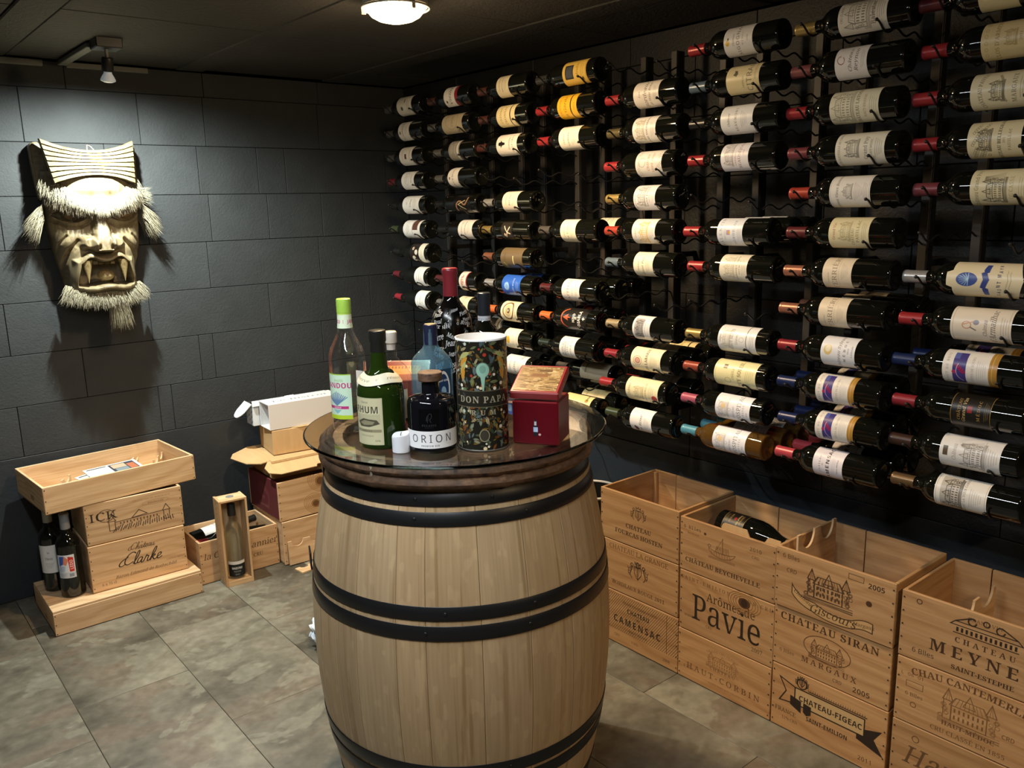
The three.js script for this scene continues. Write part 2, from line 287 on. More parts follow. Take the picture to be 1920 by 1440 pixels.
function disc(c, x, y, r, fill, stroke, w = 0.6, ry) { c.beginPath(); c.ellipse(x, y, r, ry ?? r, 0, 0, 6.2832); if (fill) { c.fillStyle = fill; c.fill(); } if (stroke) { c.strokeStyle = stroke; c.lineWidth = w; c.stroke(); } }
function smallLines(c, y, n, col = '#8a8478', gap = 4, w = 0.9, x0 = 30, x1 = 70) { for (let i = 0; i < n; i++) { const k = ((i * 37) % 17) * 0.8; c.setLineDash([1.6, 0.7]); line(c, x0 + k, y + i * gap, x1 - k, y + i * gap, w, col); c.setLineDash([]); } }
// a country house in fine pen strokes
function chateau(c, x, y, w, h, ink = '#5b564c', towers = 2, lw = 0.5) {
  const L = x - w / 2, B = y + h / 2;
  c.strokeStyle = ink; c.lineWidth = lw;
  c.strokeRect(L + w * 0.2, B - h * 0.5, w * 0.6, h * 0.5);
  poly(c, [[L + w * 0.17, B - h * 0.5], [L + w * 0.27, B - h * 0.78], [L + w * 0.73, B - h * 0.78], [L + w * 0.83, B - h * 0.5]], null, ink, lw);
  for (let i = 0; i < 9; i++) line(c, L + w * (0.28 + i * 0.055), B - h * 0.77, L + w * (0.2 + i * 0.075), B - h * 0.51, lw * 0.6, ink);
  poly(c, [[x - w * 0.1, B - h * 0.6], [x, B - h * 0.98], [x + w * 0.1, B - h * 0.6]], null, ink, lw);
  for (let s = -1; s <= 1; s += 2) if (towers) { const tx = x + s * w * 0.36; c.strokeRect(tx - w * 0.07, B - h * 0.62, w * 0.14, h * 0.62); poly(c, [[tx - w * 0.09, B - h * 0.62], [tx, B - h], [tx + w * 0.09, B - h * 0.62]], null, ink, lw); for (let i = 0; i < 4; i++) line(c, tx, B - h, tx - w * 0.08 + i * w * 0.053, B - h * 0.62, lw * 0.5, ink); }
  for (let r = 0; r < 2; r++) for (let i = 0; i < 7; i++) rect(c, L + w * (0.25 + i * 0.078), B - h * (0.43 - r * 0.22), w * 0.03, h * 0.13, ink);
  for (let i = 0; i < 16; i++) { const k = ((i * 53) % 19) / 19; disc(c, L + w * (i < 8 ? 0.02 + k * 0.12 : 0.86 + k * 0.12), B - h * (0.05 + ((i * 29) % 23) / 23 * 0.5), w * 0.035, null, ink, lw * 0.6); }
  for (let i = 0; i < 5; i++) line(c, L - w * 0.02, B + h * (0.04 + i * 0.03), L + w * 1.02, B + h * (0.04 + i * 0.03) + ((i * 7) % 3 - 1), lw * 0.6, ink);
}
function crest(c, x, y, s, ink = '#5b564c', lw = 0.6) { // shield with two beasts and a crown
  poly(c, [[x - s * 0.28, y - s * 0.3], [x + s * 0.28, y - s * 0.3], [x + s * 0.26, y + s * 0.1], [x, y + s * 0.45], [x - s * 0.26, y + s * 0.1]], null, ink, lw);
  poly(c, [[x - s * 0.2, y - s * 0.34], [x - s * 0.22, y - s * 0.6], [x - s * 0.1, y - s * 0.46], [x, y - s * 0.64], [x + s * 0.1, y - s * 0.46], [x + s * 0.22, y - s * 0.6], [x + s * 0.2, y - s * 0.34]], null, ink, lw);
  for (let k = -1; k <= 1; k += 2) {
    const X = x + k * s * 0.5; c.strokeStyle = ink; c.lineWidth = lw;
    c.beginPath(); c.moveTo(X - k * s * 0.08, y + s * 0.45); c.bezierCurveTo(X + k * s * 0.3, y + s * 0.1, X - k * s * 0.2, y, X - k * s * 0.02, y - s * 0.35); c.stroke();
    disc(c, X - k * s * 0.06, y - s * 0.38, s * 0.1, null, ink, lw); for (let i = 0; i < 7; i++) line(c, X - k * s * 0.12 + k * i * s * 0.035, y - s * 0.25 + i * s * 0.09, X + k * s * 0.12 + (i % 2) * k * s * 0.08, y - s * 0.2 + i * s * 0.08, lw * 0.8, ink);
    c.beginPath(); c.moveTo(X + k * s * 0.1, y + s * 0.3); c.bezierCurveTo(X + k * s * 0.35, y + s * 0.2, X + k * s * 0.1, y - s * 0.1, X + k * s * 0.3, y - s * 0.2); c.stroke();
  }
  for (let i = 0; i < 5; i++) line(c, x - s * 0.24 + i * s * 0.03, y - s * 0.2 + i * s * 0.1, x + s * 0.22 - i * s * 0.04, y - s * 0.2 + i * s * 0.1, lw * 0.6, ink);
  line(c, x, y - s * 0.3, x, y + s * 0.4, lw * 0.8, ink);
}
function vines(c, x, y, w, h, ink) { for (let i = 0; i < 12; i++) { const k = i / 11; c.strokeStyle = ink; c.lineWidth = 0.5; c.beginPath(); c.moveTo(x - w / 2 + k * w, y + h / 2); c.quadraticCurveTo(x - w * 0.1 + k * w * 0.4, y, x + w * 0.1 + k * w * 0.18, y - h / 2); c.stroke(); } }

const INK = '#5a544a', W = '#e6e3dc', CR = '#e4d7b4';
const plain = (bg, top, big, opt = {}) => (c) => { rect(c, 0, 0, 100, 100, bg); text(c, top, 50, opt.ty ?? 26, opt.ts ?? 8, { c: opt.ink }); text(c, big, 50, opt.by ?? 48, opt.bs ?? 12, { c: opt.ink, ls: opt.ls ?? 0, f: opt.f, b: opt.b, skew: opt.skew }); smallLines(c, opt.ly ?? 64, 5); };
const etched = (bg, top, big, opt = {}) => (c) => { rect(c, 0, 0, 100, 100, bg); text(c, top, 50, 9, 6, { c: INK }); if (opt.v) vines(c, 50, 32, 56, 34, opt.ink ?? '#8d8778'); chateau(c, 50, opt.cy ?? 32, opt.w ?? 58, opt.h ?? 34, opt.ink ?? '#6d675b', opt.t ?? 2, 0.9); text(c, big, 50, opt.by ?? 62, opt.bs ?? 10, { c: opt.tc ?? INK, b: opt.b }); text(c, opt.sub ?? 'HAUT MÉDOC', 50, 73, 5.5, { c: INK }); smallLines(c, 81, 4); };
const DESIGNS = {
  w1: (c) => { rect(c, 0, 0, 100, 100, '#cfcbc0'); disc(c, 38, 34, 7, '#4d4a44'); rect(c, 58, 50, 14, 5, '#4d4a44'); smallLines(c, 66, 5); },
  w2: (c) => { rect(c, 0, 0, 100, 100, '#dcd9d2'); disc(c, 40, 18, 6, '#5d5950'); text(c, 'LAMBERT', 50, 40, 15, { c: '#4c483f' }); smallLines(c, 62, 6); },
  w3: (c) => { rect(c, 0, 0, 100, 100, W); rect(c, 36, 42, 18, 14, '#5b2f38'); smallLines(c, 20, 4); text(c, 'Domaine', 50, 78, 10, { skew: 0.25 }); },
  w4: (c) => { rect(c, 0, 0, 100, 100, W); disc(c, 50, 42, 24, null, '#9a9588', 1, 16); smallLines(c, 30, 5); text(c, 'Réserve', 50, 76, 9, {}); },
  w5: plain(W, 'les', 'Vieux'), w6: plain(W, 'CHÂTEAU', 'Réserve', { skew: 0.2 }), w7: plain(W, 'Cuvée', 'Rouge'), w8: plain(W, 'GRAND VIN', 'Domaine'), w9: plain(CR, 'CUVÉE', 'Vignes'), w10: plain('#e9e0cf', 'Château', 'Bel Air'), w11: plain(W, 'CHÂTEAU', 'MÉDOC'),
  w12: plain('#e8e2d4', 'Château', 'Graves'), w13: plain('#e9e5cf', 'Château', 'la Tour'), w14: (c) => { rect(c, 0, 0, 100, 100, '#eceae6'); text(c, 'LAFFITTE', 50, 36, 15, { c: '#a9665e', ls: 1 }); text(c, 'CUVÉE', 50, 60, 9, { c: '#8d8d92' }); smallLines(c, 74, 4); },
  w15: (c) => { rect(c, 0, 0, 100, 100, '#e3e6e6'); chateau(c, 50, 26, 50, 26, '#79818a', 1, 0.9); text(c, 'CHÂTEAU', 50, 54, 12, { c: '#5c656d' }); text(c, 'BORDEAUX', 50, 74, 11, { c: '#5c656d' }); }, w16: plain('#e9e5d0', 'Château', 'Haut Pré', { skew: 0.2 }),
  w17: (c) => { rect(c, 0, 0, 100, 100, '#eeeceb'); disc(c, 30, 30, 8, '#5a2e28'); disc(c, 36, 24, 4, '#3a2a26'); text(c, 'la Rose', 50, 50, 15, { skew: 0.2 }); smallLines(c, 66, 6); }, w18: plain('#e9e8e6', 'Château', 'BEAUMONT', { ls: 1.4, bs: 9 }),
  sig: (c) => { rect(c, 0, 0, 100, 100, W); rect(c, 0, 78, 100, 22, '#8c2b36'); text(c, 'Vieilles', 50, 46, 22, { skew: 0.2, c: '#4d3f3a' }); disc(c, 24, 20, 5, '#4d3f3a'); },
  beige1: (c) => { rect(c, 0, 0, 100, 100, '#b9ab8d'); disc(c, 50, 48, 28, null, '#8d8066', 1.4); text(c, 'Cuvée', 50, 50, 13, { c: '#786b52', skew: 0.2 }); smallLines(c, 84, 3, '#8d8066'); },
  beige2: (c) => { rect(c, 0, 0, 100, 100, '#b5ab93'); rect(c, 22, 18, 56, 7, '#8c8069'); smallLines(c, 78, 3, '#8d8066'); line(c, 12, 30, 88, 30, 0.6, '#8d8066'); },
  gray1: (c) => { rect(c, 0, 0, 100, 100, '#8e8a80'); rect(c, 0, 76, 100, 12, '#d5d3cb'); smallLines(c, 20, 6, '#d5d3cb'); text(c, 'CHÂTEAU', 50, 58, 10, { c: '#dedbd2' }); },
  arc1: (c) => { rect(c, 0, 0, 100, 100, W); poly(c, [[0, 0], [100, 0], [100, 26], [75, 8], [50, 3], [25, 8], [0, 26]], '#15130f'); text(c, 'ASCENDO', 50, 50, 15, { ls: 1, c: '#4d463e' }); disc(c, 50, 22, 5, '#6a2f2f'); },
  art1: (c) => { rect(c, 0, 0, 100, 100, '#0d0b09'); c.strokeStyle = '#8d6b4c'; c.lineWidth = 7; c.beginPath(); c.moveTo(20, 22); c.bezierCurveTo(50, 4, 80, 30, 60, 50); c.bezierCurveTo(40, 66, 52, 76, 84, 86); c.stroke(); c.lineWidth = 3; c.strokeStyle = '#cbbf9d'; c.beginPath(); c.moveTo(28, 70); c.lineTo(52, 28); c.lineTo(70, 70); c.stroke(); },
  art2: (c) => { rect(c, 0, 0, 100, 100, '#171512'); rect(c, 8, 8, 84, 84, '#2c2822'); c.strokeStyle = '#dfd2be'; c.lineWidth = 6; c.beginPath(); c.moveTo(24, 40); c.lineTo(46, 54); c.lineTo(74, 30); c.moveTo(46, 54); c.lineTo(40, 80); c.moveTo(46, 54); c.lineTo(70, 76); c.stroke(); disc(c, 36, 34, 7, '#dfc3a8'); },
  brown1: (c) => { rect(c, 0, 0, 100, 100, '#6f6048'); for (let i = 0; i < 3; i++) line(c, 22 + i * 9, 14, 12 + i * 9, 24, 3, '#e3c65a'); line(c, 32, 58, 62, 58, 3.2, '#efe0a4'); text(c, 'vin nature', 52, 20, 8, { c: '#3a3020' }); },
  brown2: (c) => { rect(c, 0, 0, 100, 100, W); rect(c, 46, 56, 54, 30, '#5f3c33'); line(c, 0, 54, 100, 54, 1.2, '#57514a'); smallLines(c, 20, 5); },
  circles: (c) => { rect(c, 0, 0, 100, 100, '#e2dcc8'); rect(c, 0, 0, 100, 62, '#241d18'); disc(c, 30, 26, 13, '#d9d0bd', '#6b4d3c', 2); disc(c, 56, 44, 10, '#d9d0bd'); disc(c, 70, 22, 7, '#b9a48b'); disc(c, 24, 50, 6, '#d9d0bd'); smallLines(c, 72, 4); },
  crest1: (c) => { rect(c, 0, 0, 100, 100, '#e6d9cb'); rect(c, 0, 86, 100, 14, '#8c2633'); crest(c, 50, 44, 34, '#9a3b40', 2); },
  cream1: plain(CR, 'DOMAINE', 'Mercure', { bs: 11 }), cream2: (c) => { rect(c, 0, 0, 100, 100, '#e3d6ac'); text(c, 'Grand Vin', 50, 14, 8, { c: '#9a4a32' }); chateau(c, 50, 38, 46, 26, '#a59a72', 2, 0.9); text(c, 'CHÂTEAU', 36, 60, 8, { c: '#6c6244' }); text(c, 'PAUILLAC', 50, 72, 9, { c: '#6c6244', ls: 1 }); smallLines(c, 83, 3, '#9c9170'); },
  cream3: (c) => { rect(c, 0, 0, 100, 100, '#dccf9f'); text(c, 'CLOS', 50, 30, 14, {}); text(c, 'Vieux', 50, 52, 14, { skew: 0.2 }); smallLines(c, 70, 4); },
  frons: (c) => { rect(c, 0, 0, 100, 100, '#ead9a6'); rect(c, 0, 72, 100, 4.5, '#15110d'); text(c, 'Château', 50, 24, 13, { c: '#a3842f', skew: 0.2 }); text(c, 'FRONSAC', 50, 48, 14, { c: '#8e7631' }); },
  emblem: (c) => { rect(c, 0, 0, 100, 100, '#ece6da'); poly(c, [[38, 22], [62, 22], [55, 30], [53, 42], [47, 42], [45, 30]], '#1c1a17'); disc(c, 50, 18, 6, '#1c1a17'); text(c, 'Domaine', 50, 62, 9, {}); text(c, 'DE LA CROIX', 50, 76, 8, { ls: 1 }); },
  blue1: (c) => { rect(c, 0, 0, 100, 100, '#2f63c9'); disc(c, 50, 28, 14, '#7fb0ee'); disc(c, 50, 28, 9, null, '#dceaff', 1); text(c, 'CUVÉE BLEUE', 50, 62, 9, { c: '#c9dcff' }); smallLines(c, 76, 4, '#9fc0f4'); },
  ring1: (c) => { rect(c, 0, 0, 100, 100, '#e9dfc0'); disc(c, 50, 46, 30, null, '#7b5b30', 6); disc(c, 50, 46, 20, '#cdbb8c'); disc(c, 50, 48, 9, '#5b4630'); disc(c, 50, 46, 4, '#e9dfc0'); text(c, 'SELECCIÓN', 50, 88, 8, {}); },
  gold1: (c) => { rect(c, 0, 0, 100, 100, '#ebe4cf'); disc(c, 50, 30, 13, '#cda93f'); smallLines(c, 56, 6); text(c, 'Vieux Château', 50, 88, 8, {}); },
  yellow1: (c) => { rect(c, 0, 0, 100, 100, '#d9b456'); rect(c, 26, 12, 40, 34, '#2c2f33'); rect(c, 30, 16, 32, 26, '#454a4e'); text(c, 'Moulin', 50, 62, 12, { c: '#6d5520', skew: 0.2 }); smallLines(c, 76, 4, '#7f6a34'); line(c, 4, 96, 96, 96, 1.4, '#a3822f'); },
  yellow2: (c) => { rect(c, 0, 0, 100, 100, '#eab531'); rect(c, 0, 66, 100, 5, '#15110d'); text(c, 'CHÂTEAU', 50, 16, 10, { c: '#8a5c12' }); text(c, 'la Garde', 50, 40, 17, { c: '#8a5c12', skew: 0.2 }); text(c, '2011', 50, 86, 10, { c: '#8a5c12' }); },
  diabla: (c) => { rect(c, 0, 0, 100, 100, '#1b1a19'); c.strokeStyle = '#d8603c'; c.lineWidth = 4.5; c.beginPath(); c.arc(50, 38, 36, 3.6, 5.8); c.stroke(); poly(c, [[50, 8], [40, 30], [48, 26], [50, 40], [54, 26], [62, 30]], '#d8603c'); text(c, 'HIJO', 50, 50, 13, { c: '#f2efe8', b: true, f: 'sans-serif' }); text(c, 'DE', 50, 60, 7, { c: '#f2efe8', b: true, f: 'sans-serif' }); text(c, 'DIABLA', 50, 71, 14, { c: '#f2efe8', b: true, f: 'sans-serif' }); rect(c, 48, 83, 4, 10, '#e8e4da'); rect(c, 45, 86, 10, 3, '#e8e4da'); },
  amb1: (c) => { rect(c, 0, 0, 100, 100, '#e6cd92'); text(c, 'CHÂTEAU', 50, 22, 9, { c: '#84683a' }); disc(c, 76, 82, 6, '#b3873d'); smallLines(c, 50, 5, '#9a824f'); },
  script1: (c) => { rect(c, 0, 0, 100, 100, '#e8dfd2'); text(c, 'Les', 50, 24, 10, { skew: 0.35, c: '#57504a' }); text(c, 'Bordeaux', 50, 46, 17, { skew: 0.35, c: '#57504a' }); text(c, 'de Haut Brion', 50, 64, 10, { skew: 0.35, c: '#57504a' }); smallLines(c, 80, 3); },
  script2: (c) => { rect(c, 0, 0, 100, 100, '#e5dfda'); c.strokeStyle = '#96604e'; c.lineWidth = 2; c.beginPath(); c.ellipse(50, 20, 8, 11, 0.3, 0.4, 6); c.stroke(); text(c, 'Château', 50, 48, 13, { skew: 0.35 }); text(c, 'Reynon', 50, 66, 14, { skew: 0.35 }); smallLines(c, 82, 3); },
  chat1: (c) => { rect(c, 0, 0, 100, 100, '#ece8e0'); chateau(c, 50, 28, 58, 34, '#a18f6a', 2, 1); text(c, 'CHÂTEAU TOURNEFEUILLE', 50, 62, 8.4, { c: '#4c453a', b: true }); smallLines(c, 78, 4); },
  etch1: (c) => { rect(c, 0, 0, 100, 100, '#dfdcd6'); for (let i = 0; i < 40; i++) disc(c, (i * 37) % 100, i % 2 ? 8 + (i * 13) % 10 : 84 + (i * 17) % 14, 3.4, null, '#a7a49c', 0.8); disc(c, 50, 26, 12, null, '#8f8b82', 1.2); text(c, 'Château', 50, 48, 12, { c: '#b3764a' }); text(c, 'Saint Ange', 50, 64, 11, { c: '#b3764a' }); },
  etch2: etched('#e6e4e6', 'GRAND VIN DE BORDEAUX', 'Saint Julien', { bs: 11 }), etch3: (c) => { rect(c, 0, 0, 100, 100, '#e3e4e8'); rect(c, 20, 12, 60, 46, '#a4a4a6'); chateau(c, 50, 36, 52, 40, '#2f2f30', 2, 1.2); text(c, 'CHÂTEAU', 50, 72, 8, {}); smallLines(c, 82, 4); },
  etch4: etched('#e9e2cf', '', 'Château Couprie', { bs: 8.5, ink: '#aaa28c' }), etch5: etched('#ded8ca', 'CRU CLASSÉ', 'Balestard', { w: 74, h: 46, cy: 36, by: 72, bs: 13 }), etch6: etched('#e2dcc9', 'MIS EN BOUTEILLE AU CHÂTEAU', 'Grand Puy', { w: 40, h: 26 }),
  etch7: (c) => { rect(c, 0, 0, 100, 100, '#e4e1de'); rect(c, 40, 7, 20, 8, '#5c4d3c'); text(c, 'Château', 50, 26, 9, { c: '#9a9488' }); vines(c, 60, 52, 40, 34, '#8b857c'); chateau(c, 46, 52, 58, 36, '#77726a', 2, 0.9); line(c, 14, 72, 86, 72, 0.5, '#99938a'); smallLines(c, 78, 5, '#a7a198'); },
  etch8: (c) => { rect(c, 0, 0, 100, 100, '#e6e2da'); c.strokeStyle = '#b3a98f'; c.lineWidth = 0.8; c.strokeRect(4, 4, 92, 92); rect(c, 10, 12, 80, 36, '#bdb6aa'); chateau(c, 50, 32, 70, 32, '#4b463f', 2, 1.2); rect(c, 10, 47, 80, 2.5, '#77706a'); text(c, 'CHÂTEAU LA TOUR CARNET', 50, 58, 6.5, { c: '#6d675d', ls: 0.3 }); smallLines(c, 68, 6, '#a7a198'); },
  goldetch: (c) => { rect(c, 0, 0, 100, 100, '#e5e2de'); text(c, 'Château', 50, 16, 8, { c: '#8c8880' }); chateau(c, 50, 46, 64, 34, '#d3a646', 2, 1.4); smallLines(c, 74, 5); line(c, 14, 30, 86, 30, 0.6, '#a09c92'); },
  clos: (c) => { rect(c, 0, 0, 100, 100, '#eae1c3'); disc(c, 50, 24, 13, null, '#b69f86', 2); disc(c, 50, 24, 8, '#cf9f92', '#93504a', 1.4); text(c, 'CLOS LABARDE', 50, 53, 10.5, { c: '#4f4636', b: true }); smallLines(c, 66, 6, '#9a9072'); },
  seal1: (c) => { rect(c, 0, 0, 100, 100, '#eadfb9'); text(c, 'Château', 50, 12, 9, { c: '#7a6f52' }); chateau(c, 44, 38, 40, 26, '#a3966f', 2, 0.8); text(c, 'CRU BOURGEOIS', 48, 62, 7, { c: '#7a6f52' }); smallLines(c, 72, 4, '#9a9072'); disc(c, 34, 88, 8.5, '#b33a36'); },
  sigognac: (c) => { rect(c, 0, 0, 100, 100, '#e3e0dd'); disc(c, 44, 14, 6.5, '#cfa92f'); disc(c, 53, 16, 3, '#4d4a3a'); text(c, 'Château', 50, 34, 7, { skew: 0.2 }); text(c, 'SIGOGNAC', 50, 50, 14.5, { f: 'sans-serif', c: '#5e5b57', ls: 1.4 }); text(c, 'MÉDOC', 50, 66, 6, { ls: 2, c: '#77736d' }); text(c, '2010', 50, 82, 6, { c: '#77736d' }); },
  citran: (c) => { rect(c, 0, 0, 100, 100, '#e0cfa0'); poly(c, [[54, 22], [60, 26], [66, 24], [64, 33], [56, 36], [50, 32]], '#6b6350'); text(c, 'CHÂTEAU', 36, 52, 6, { c: '#6b6350' }); text(c, 'CITRAN', 50, 70, 21, { c: '#6b6350', f: 'sans-serif', ls: 1.2 }); text(c, 'HAUT-MÉDOC', 60, 88, 6, { c: '#8d8266' }); },
  beau: (c) => { rect(c, 0, 0, 100, 100, '#e9e6ea'); vines(c, 40, 24, 50, 22, '#b3aaa8'); chateau(c, 50, 26, 60, 30, '#8d8480', 2, 0.9); text(c, 'CHÂTEAU', 38, 54, 7, { c: '#a8665c' }); text(c, 'BEAUSÉJOUR', 50, 68, 12, { c: '#8e5a54' }); text(c, '2010', 52, 82, 6, { c: '#a8665c' }); },
  valen: (c) => { rect(c, 0, 0, 100, 100, '#e2e6ee'); text(c, 'VALENTIN', 50, 16, 14, { c: '#8b93a4', ls: 1.6 }); rect(c, 44, 38, 12, 14, '#b39bc9'); rect(c, 46, 44, 8, 8, '#d8b04a'); smallLines(c, 30, 2); text(c, 'BORDEAUX', 50, 66, 11, { c: '#7a83a0', ls: 1 }); smallLines(c, 80, 4); },
  long1: (c) => { rect(c, 0, 0, 100, 100, '#e5e6e6'); text(c, 'Château', 50, 8, 5, {}); chateau(c, 50, 20, 46, 20, '#ada48f', 2, 0.8); text(c, 'HAUT SELVE', 50, 37, 9.5, { c: '#716b62' }); text(c, 'Graves', 50, 50, 8, { skew: 0.3, c: '#8b857b' }); disc(c, 50, 63, 6, null, '#b0a99d', 0.9); rect(c, 0, 74, 100, 1.4, '#3b3733'); smallLines(c, 84, 3); },
  puy: (c) => { rect(c, 0, 0, 100, 100, '#e7dfae'); rect(c, 60, 22, 12, 9, '#5a5238'); disc(c, 30, 34, 7, null, '#a79c6d', 1); text(c, 'CHÂTEAU', 50, 46, 7, { c: '#7d7348' }); text(c, 'PUY SOLEIL', 50, 61, 12, { c: '#7d7348', b: true }); smallLines(c, 76, 5, '#a79c6d'); rect(c, 4, 4, 92, 0.8, '#b3a878'); },
  hosp: (c) => { rect(c, 0, 0, 100, 100, '#e9e9ef'); chateau(c, 50, 20, 56, 28, '#a79f96', 2, 0.9); disc(c, 58, 24, 7, '#e2c9a0'); disc(c, 50, 42, 4, null, '#9d98a0', 0.8); text(c, 'CHÂTEAU', 44, 53, 7, { c: '#85818c' }); text(c, "L'HOSPITAL", 50, 68, 14.5, { c: '#77737e', ls: 0.8 }); text(c, 'GRAVES', 50, 81, 6, { c: '#85818c', ls: 2 }); text(c, '2010', 44, 91, 5, { c: '#85818c' }); },
  latour: (c) => { rect(c, 0, 0, 100, 100, '#dfd8bd'); chateau(c, 50, 24, 72, 40, '#8d8772', 2, 1); text(c, 'CHÂTEAU LATOUR', 50, 58, 9, { c: '#766d56', b: true }); text(c, 'HAUT-BRANAS', 50, 72, 7, { c: '#9a7d56' }); smallLines(c, 82, 4, '#a89e80'); },
  vieux: (c) => { rect(c, 0, 0, 100, 100, '#e8e2d8'); c.strokeStyle = '#aaa295'; c.lineWidth = 0.8; c.strokeRect(5, 4, 90, 92); text(c, 'Château Vieux Bonneau', 50, 20, 8.5, { skew: 0.3 }); chateau(c, 50, 42, 34, 22, '#8d8678', 0, 0.9); smallLines(c, 62, 9, '#b08f80', 3.6); },
  ferr: (c) => { rect(c, 0, 0, 100, 100, '#e4d4ba'); text(c, 'CHÂTEAU', 34, 22, 5.5, { c: '#8f7f68' }); c.save(); c.globalAlpha = 0.9; text(c, 'FERRIÈRE', 50, 42, 22, { c: '#857561', sx: 0.86, ls: 0.4 }); c.restore(); line(c, 8, 56, 92, 56, 0.6, '#a0917a'); smallLines(c, 66, 6, '#a3957f'); },
  moon: (c) => { rect(c, 0, 0, 100, 100, '#e6e6ea'); disc(c, 50, 22, 12, '#d9c283'); disc(c, 53, 22, 8, '#ebe2c5'); text(c, 'Château Sylvain', 50, 54, 11.5, { skew: 0.35, c: '#6e6a70' }); text(c, 'MÉDOC', 50, 70, 8.5, { ls: 5, c: '#4f4b50', b: true }); text(c, '2010', 50, 80, 6, { c: '#6e6a70' }); text(c, 'Lalande', 50, 90, 7, { skew: 0.35, c: '#6e6a70' }); },
  purple: (c) => { rect(c, 0, 0, 100, 100, '#e6e0d8'); text(c, 'HAUT DU BOIS', 50, 10, 6.6, { ls: 1.8, c: '#8d867d' }); rect(c, 14, 20, 72, 24, '#433a80'); for (let i = 0; i < 15; i++) disc(c, 42 + ((i * 29) % 28), 23 + ((i * 17) % 18), 4, i % 3 ? '#7d2052' : '#a8305c'); c.strokeStyle = '#b7a3c8'; c.lineWidth = 1.6; c.beginPath(); c.moveTo(22, 40); c.quadraticCurveTo(36, 20, 60, 30); c.stroke(); rect(c, 70, 20, 16, 10, '#5a64a8'); text(c, 'CÔTES DE BOURG', 50, 56, 6.5, { c: '#a39c92' }); smallLines(c, 64, 5, '#b5aea4', 3.6); rect(c, 0, 84, 100, 16, '#b0843a'); line(c, 0, 90, 100, 90, 1.2, '#d3b069'); },
  camen: (c) => { rect(c, 0, 0, 100, 100, '#e6e0e6'); for (let i = 0; i < 16; i++) line(c, 3, 4 + i * 6, 30, 4 + i * 6, 0.6, '#c9c1c9'); text(c, 'CHÂTEAU', 50, 24, 7, { ls: 1.4 }); text(c, 'DE', 50, 34, 4.5, {}); text(c, 'CAMENSAC', 50, 50, 15.5, { f: 'sans-serif', b: true, ls: 1.6, c: '#3f3a3e' }); smallLines(c, 66, 3, '#a9a1a9'); text(c, 'Haut-Médoc', 50, 82, 6, {}); },
  duhart: (c) => { rect(c, 0, 0, 100, 100, '#dcc795'); for (let i = 0; i < 6; i++) disc(c, 20 + i * 12, 12, 3, null, '#b39a64', 1); text(c, "CLOS D'ARMENS", 50, 34, 10.5, { c: '#8a7140' }); chateau(c, 50, 58, 30, 22, '#ab9561', 1, 1); text(c, '2011', 50, 80, 7, { c: '#8a7140' }); },
  paveil: (c) => { rect(c, 0, 0, 100, 100, '#e2d6b2'); text(c, 'CHÂTEAU PAVEIL', 50, 17, 9, { c: '#5f563e', arc: 90 }); c.strokeStyle = '#a99d7c'; c.lineWidth = 4; c.beginPath(); c.moveTo(24, 60); c.bezierCurveTo(36, 50, 60, 60, 78, 46); c.stroke(); chateau(c, 46, 42, 40, 22, '#6d654c', 1, 1); text(c, 'MARGAUX', 50, 72, 10, { ls: 1, c: '#5f563e' }); smallLines(c, 82, 4, '#9b9070'); },
  bellegrave: (c) => { rect(c, 0, 0, 100, 100, '#e3d5ad'); for (let i = 0; i < 60; i++) disc(c, 14 + (i * 37) % 72, 12 + (i * 23) % 30, 2.6, null, '#92866a', 0.9); chateau(c, 52, 30, 44, 24, '#5d5541', 1, 1); text(c, 'CHÂTEAU BELLEGRAVE', 50, 60, 8.4, { c: '#564d38', b: true }); text(c, 'PAUILLAC', 50, 78, 7, { ls: 1, c: '#6f6548' }); text(c, '2011', 50, 69, 5, { c: '#6f6548' }); },
  grand: (c) => { rect(c, 0, 0, 100, 100, '#e3d6ae'); text(c, 'Château Grand Puy', 50, 12, 9, { c: '#7a6d4b' }); vines(c, 62, 40, 40, 32, '#6a614a'); chateau(c, 44, 38, 52, 34, '#5d5541', 2, 1.1); text(c, 'DUCASSE', 50, 68, 9, { c: '#b9a06a', ls: 1 }); smallLines(c, 80, 4, '#b9a575'); },
  mayr: (c) => { rect(c, 0, 0, 100, 100, '#e9d9b4'); disc(c, 50, 28, 14, '#44579a'); for (let i = 0; i < 10; i++) line(c, 50, 30, 50 + 13 * Math.cos(i * 0.35 - 3.14), 30 + 13 * Math.sin(i * 0.35 - 3.14), 0.9, '#b7d8ee'); poly(c, [[16, 50], [30, 46], [50, 49], [70, 46], [84, 50], [84, 57], [66, 54], [50, 57], [34, 54], [16, 57]], '#3c4a8c'); text(c, 'SAINT MAYR', 50, 70, 7.5, { f: 'sans-serif', b: true, ls: 2.6, c: '#4a4a5a' }); smallLines(c, 80, 2, '#a99c7c'); },
  armail: (c) => { rect(c, 0, 0, 100, 100, '#e8dbc8'); c.strokeStyle = '#b7ab98'; c.lineWidth = 0.8; c.strokeRect(4, 5, 92, 90); disc(c, 50, 28, 7, null, '#c98d6a', 1.6); line(c, 50, 20, 58, 40, 2.4, '#d3a688'); line(c, 46, 34, 40, 44, 2.2, '#77706e'); disc(c, 56, 43, 5, '#8e8a95'); text(c, 'Château', 46, 58, 8.5, { skew: 0.35, c: '#5c534a' }); text(c, "d'Armailhac", 50, 70, 13, { skew: 0.35, c: '#5c534a' }); smallLines(c, 83, 3, '#a89c8c'); },
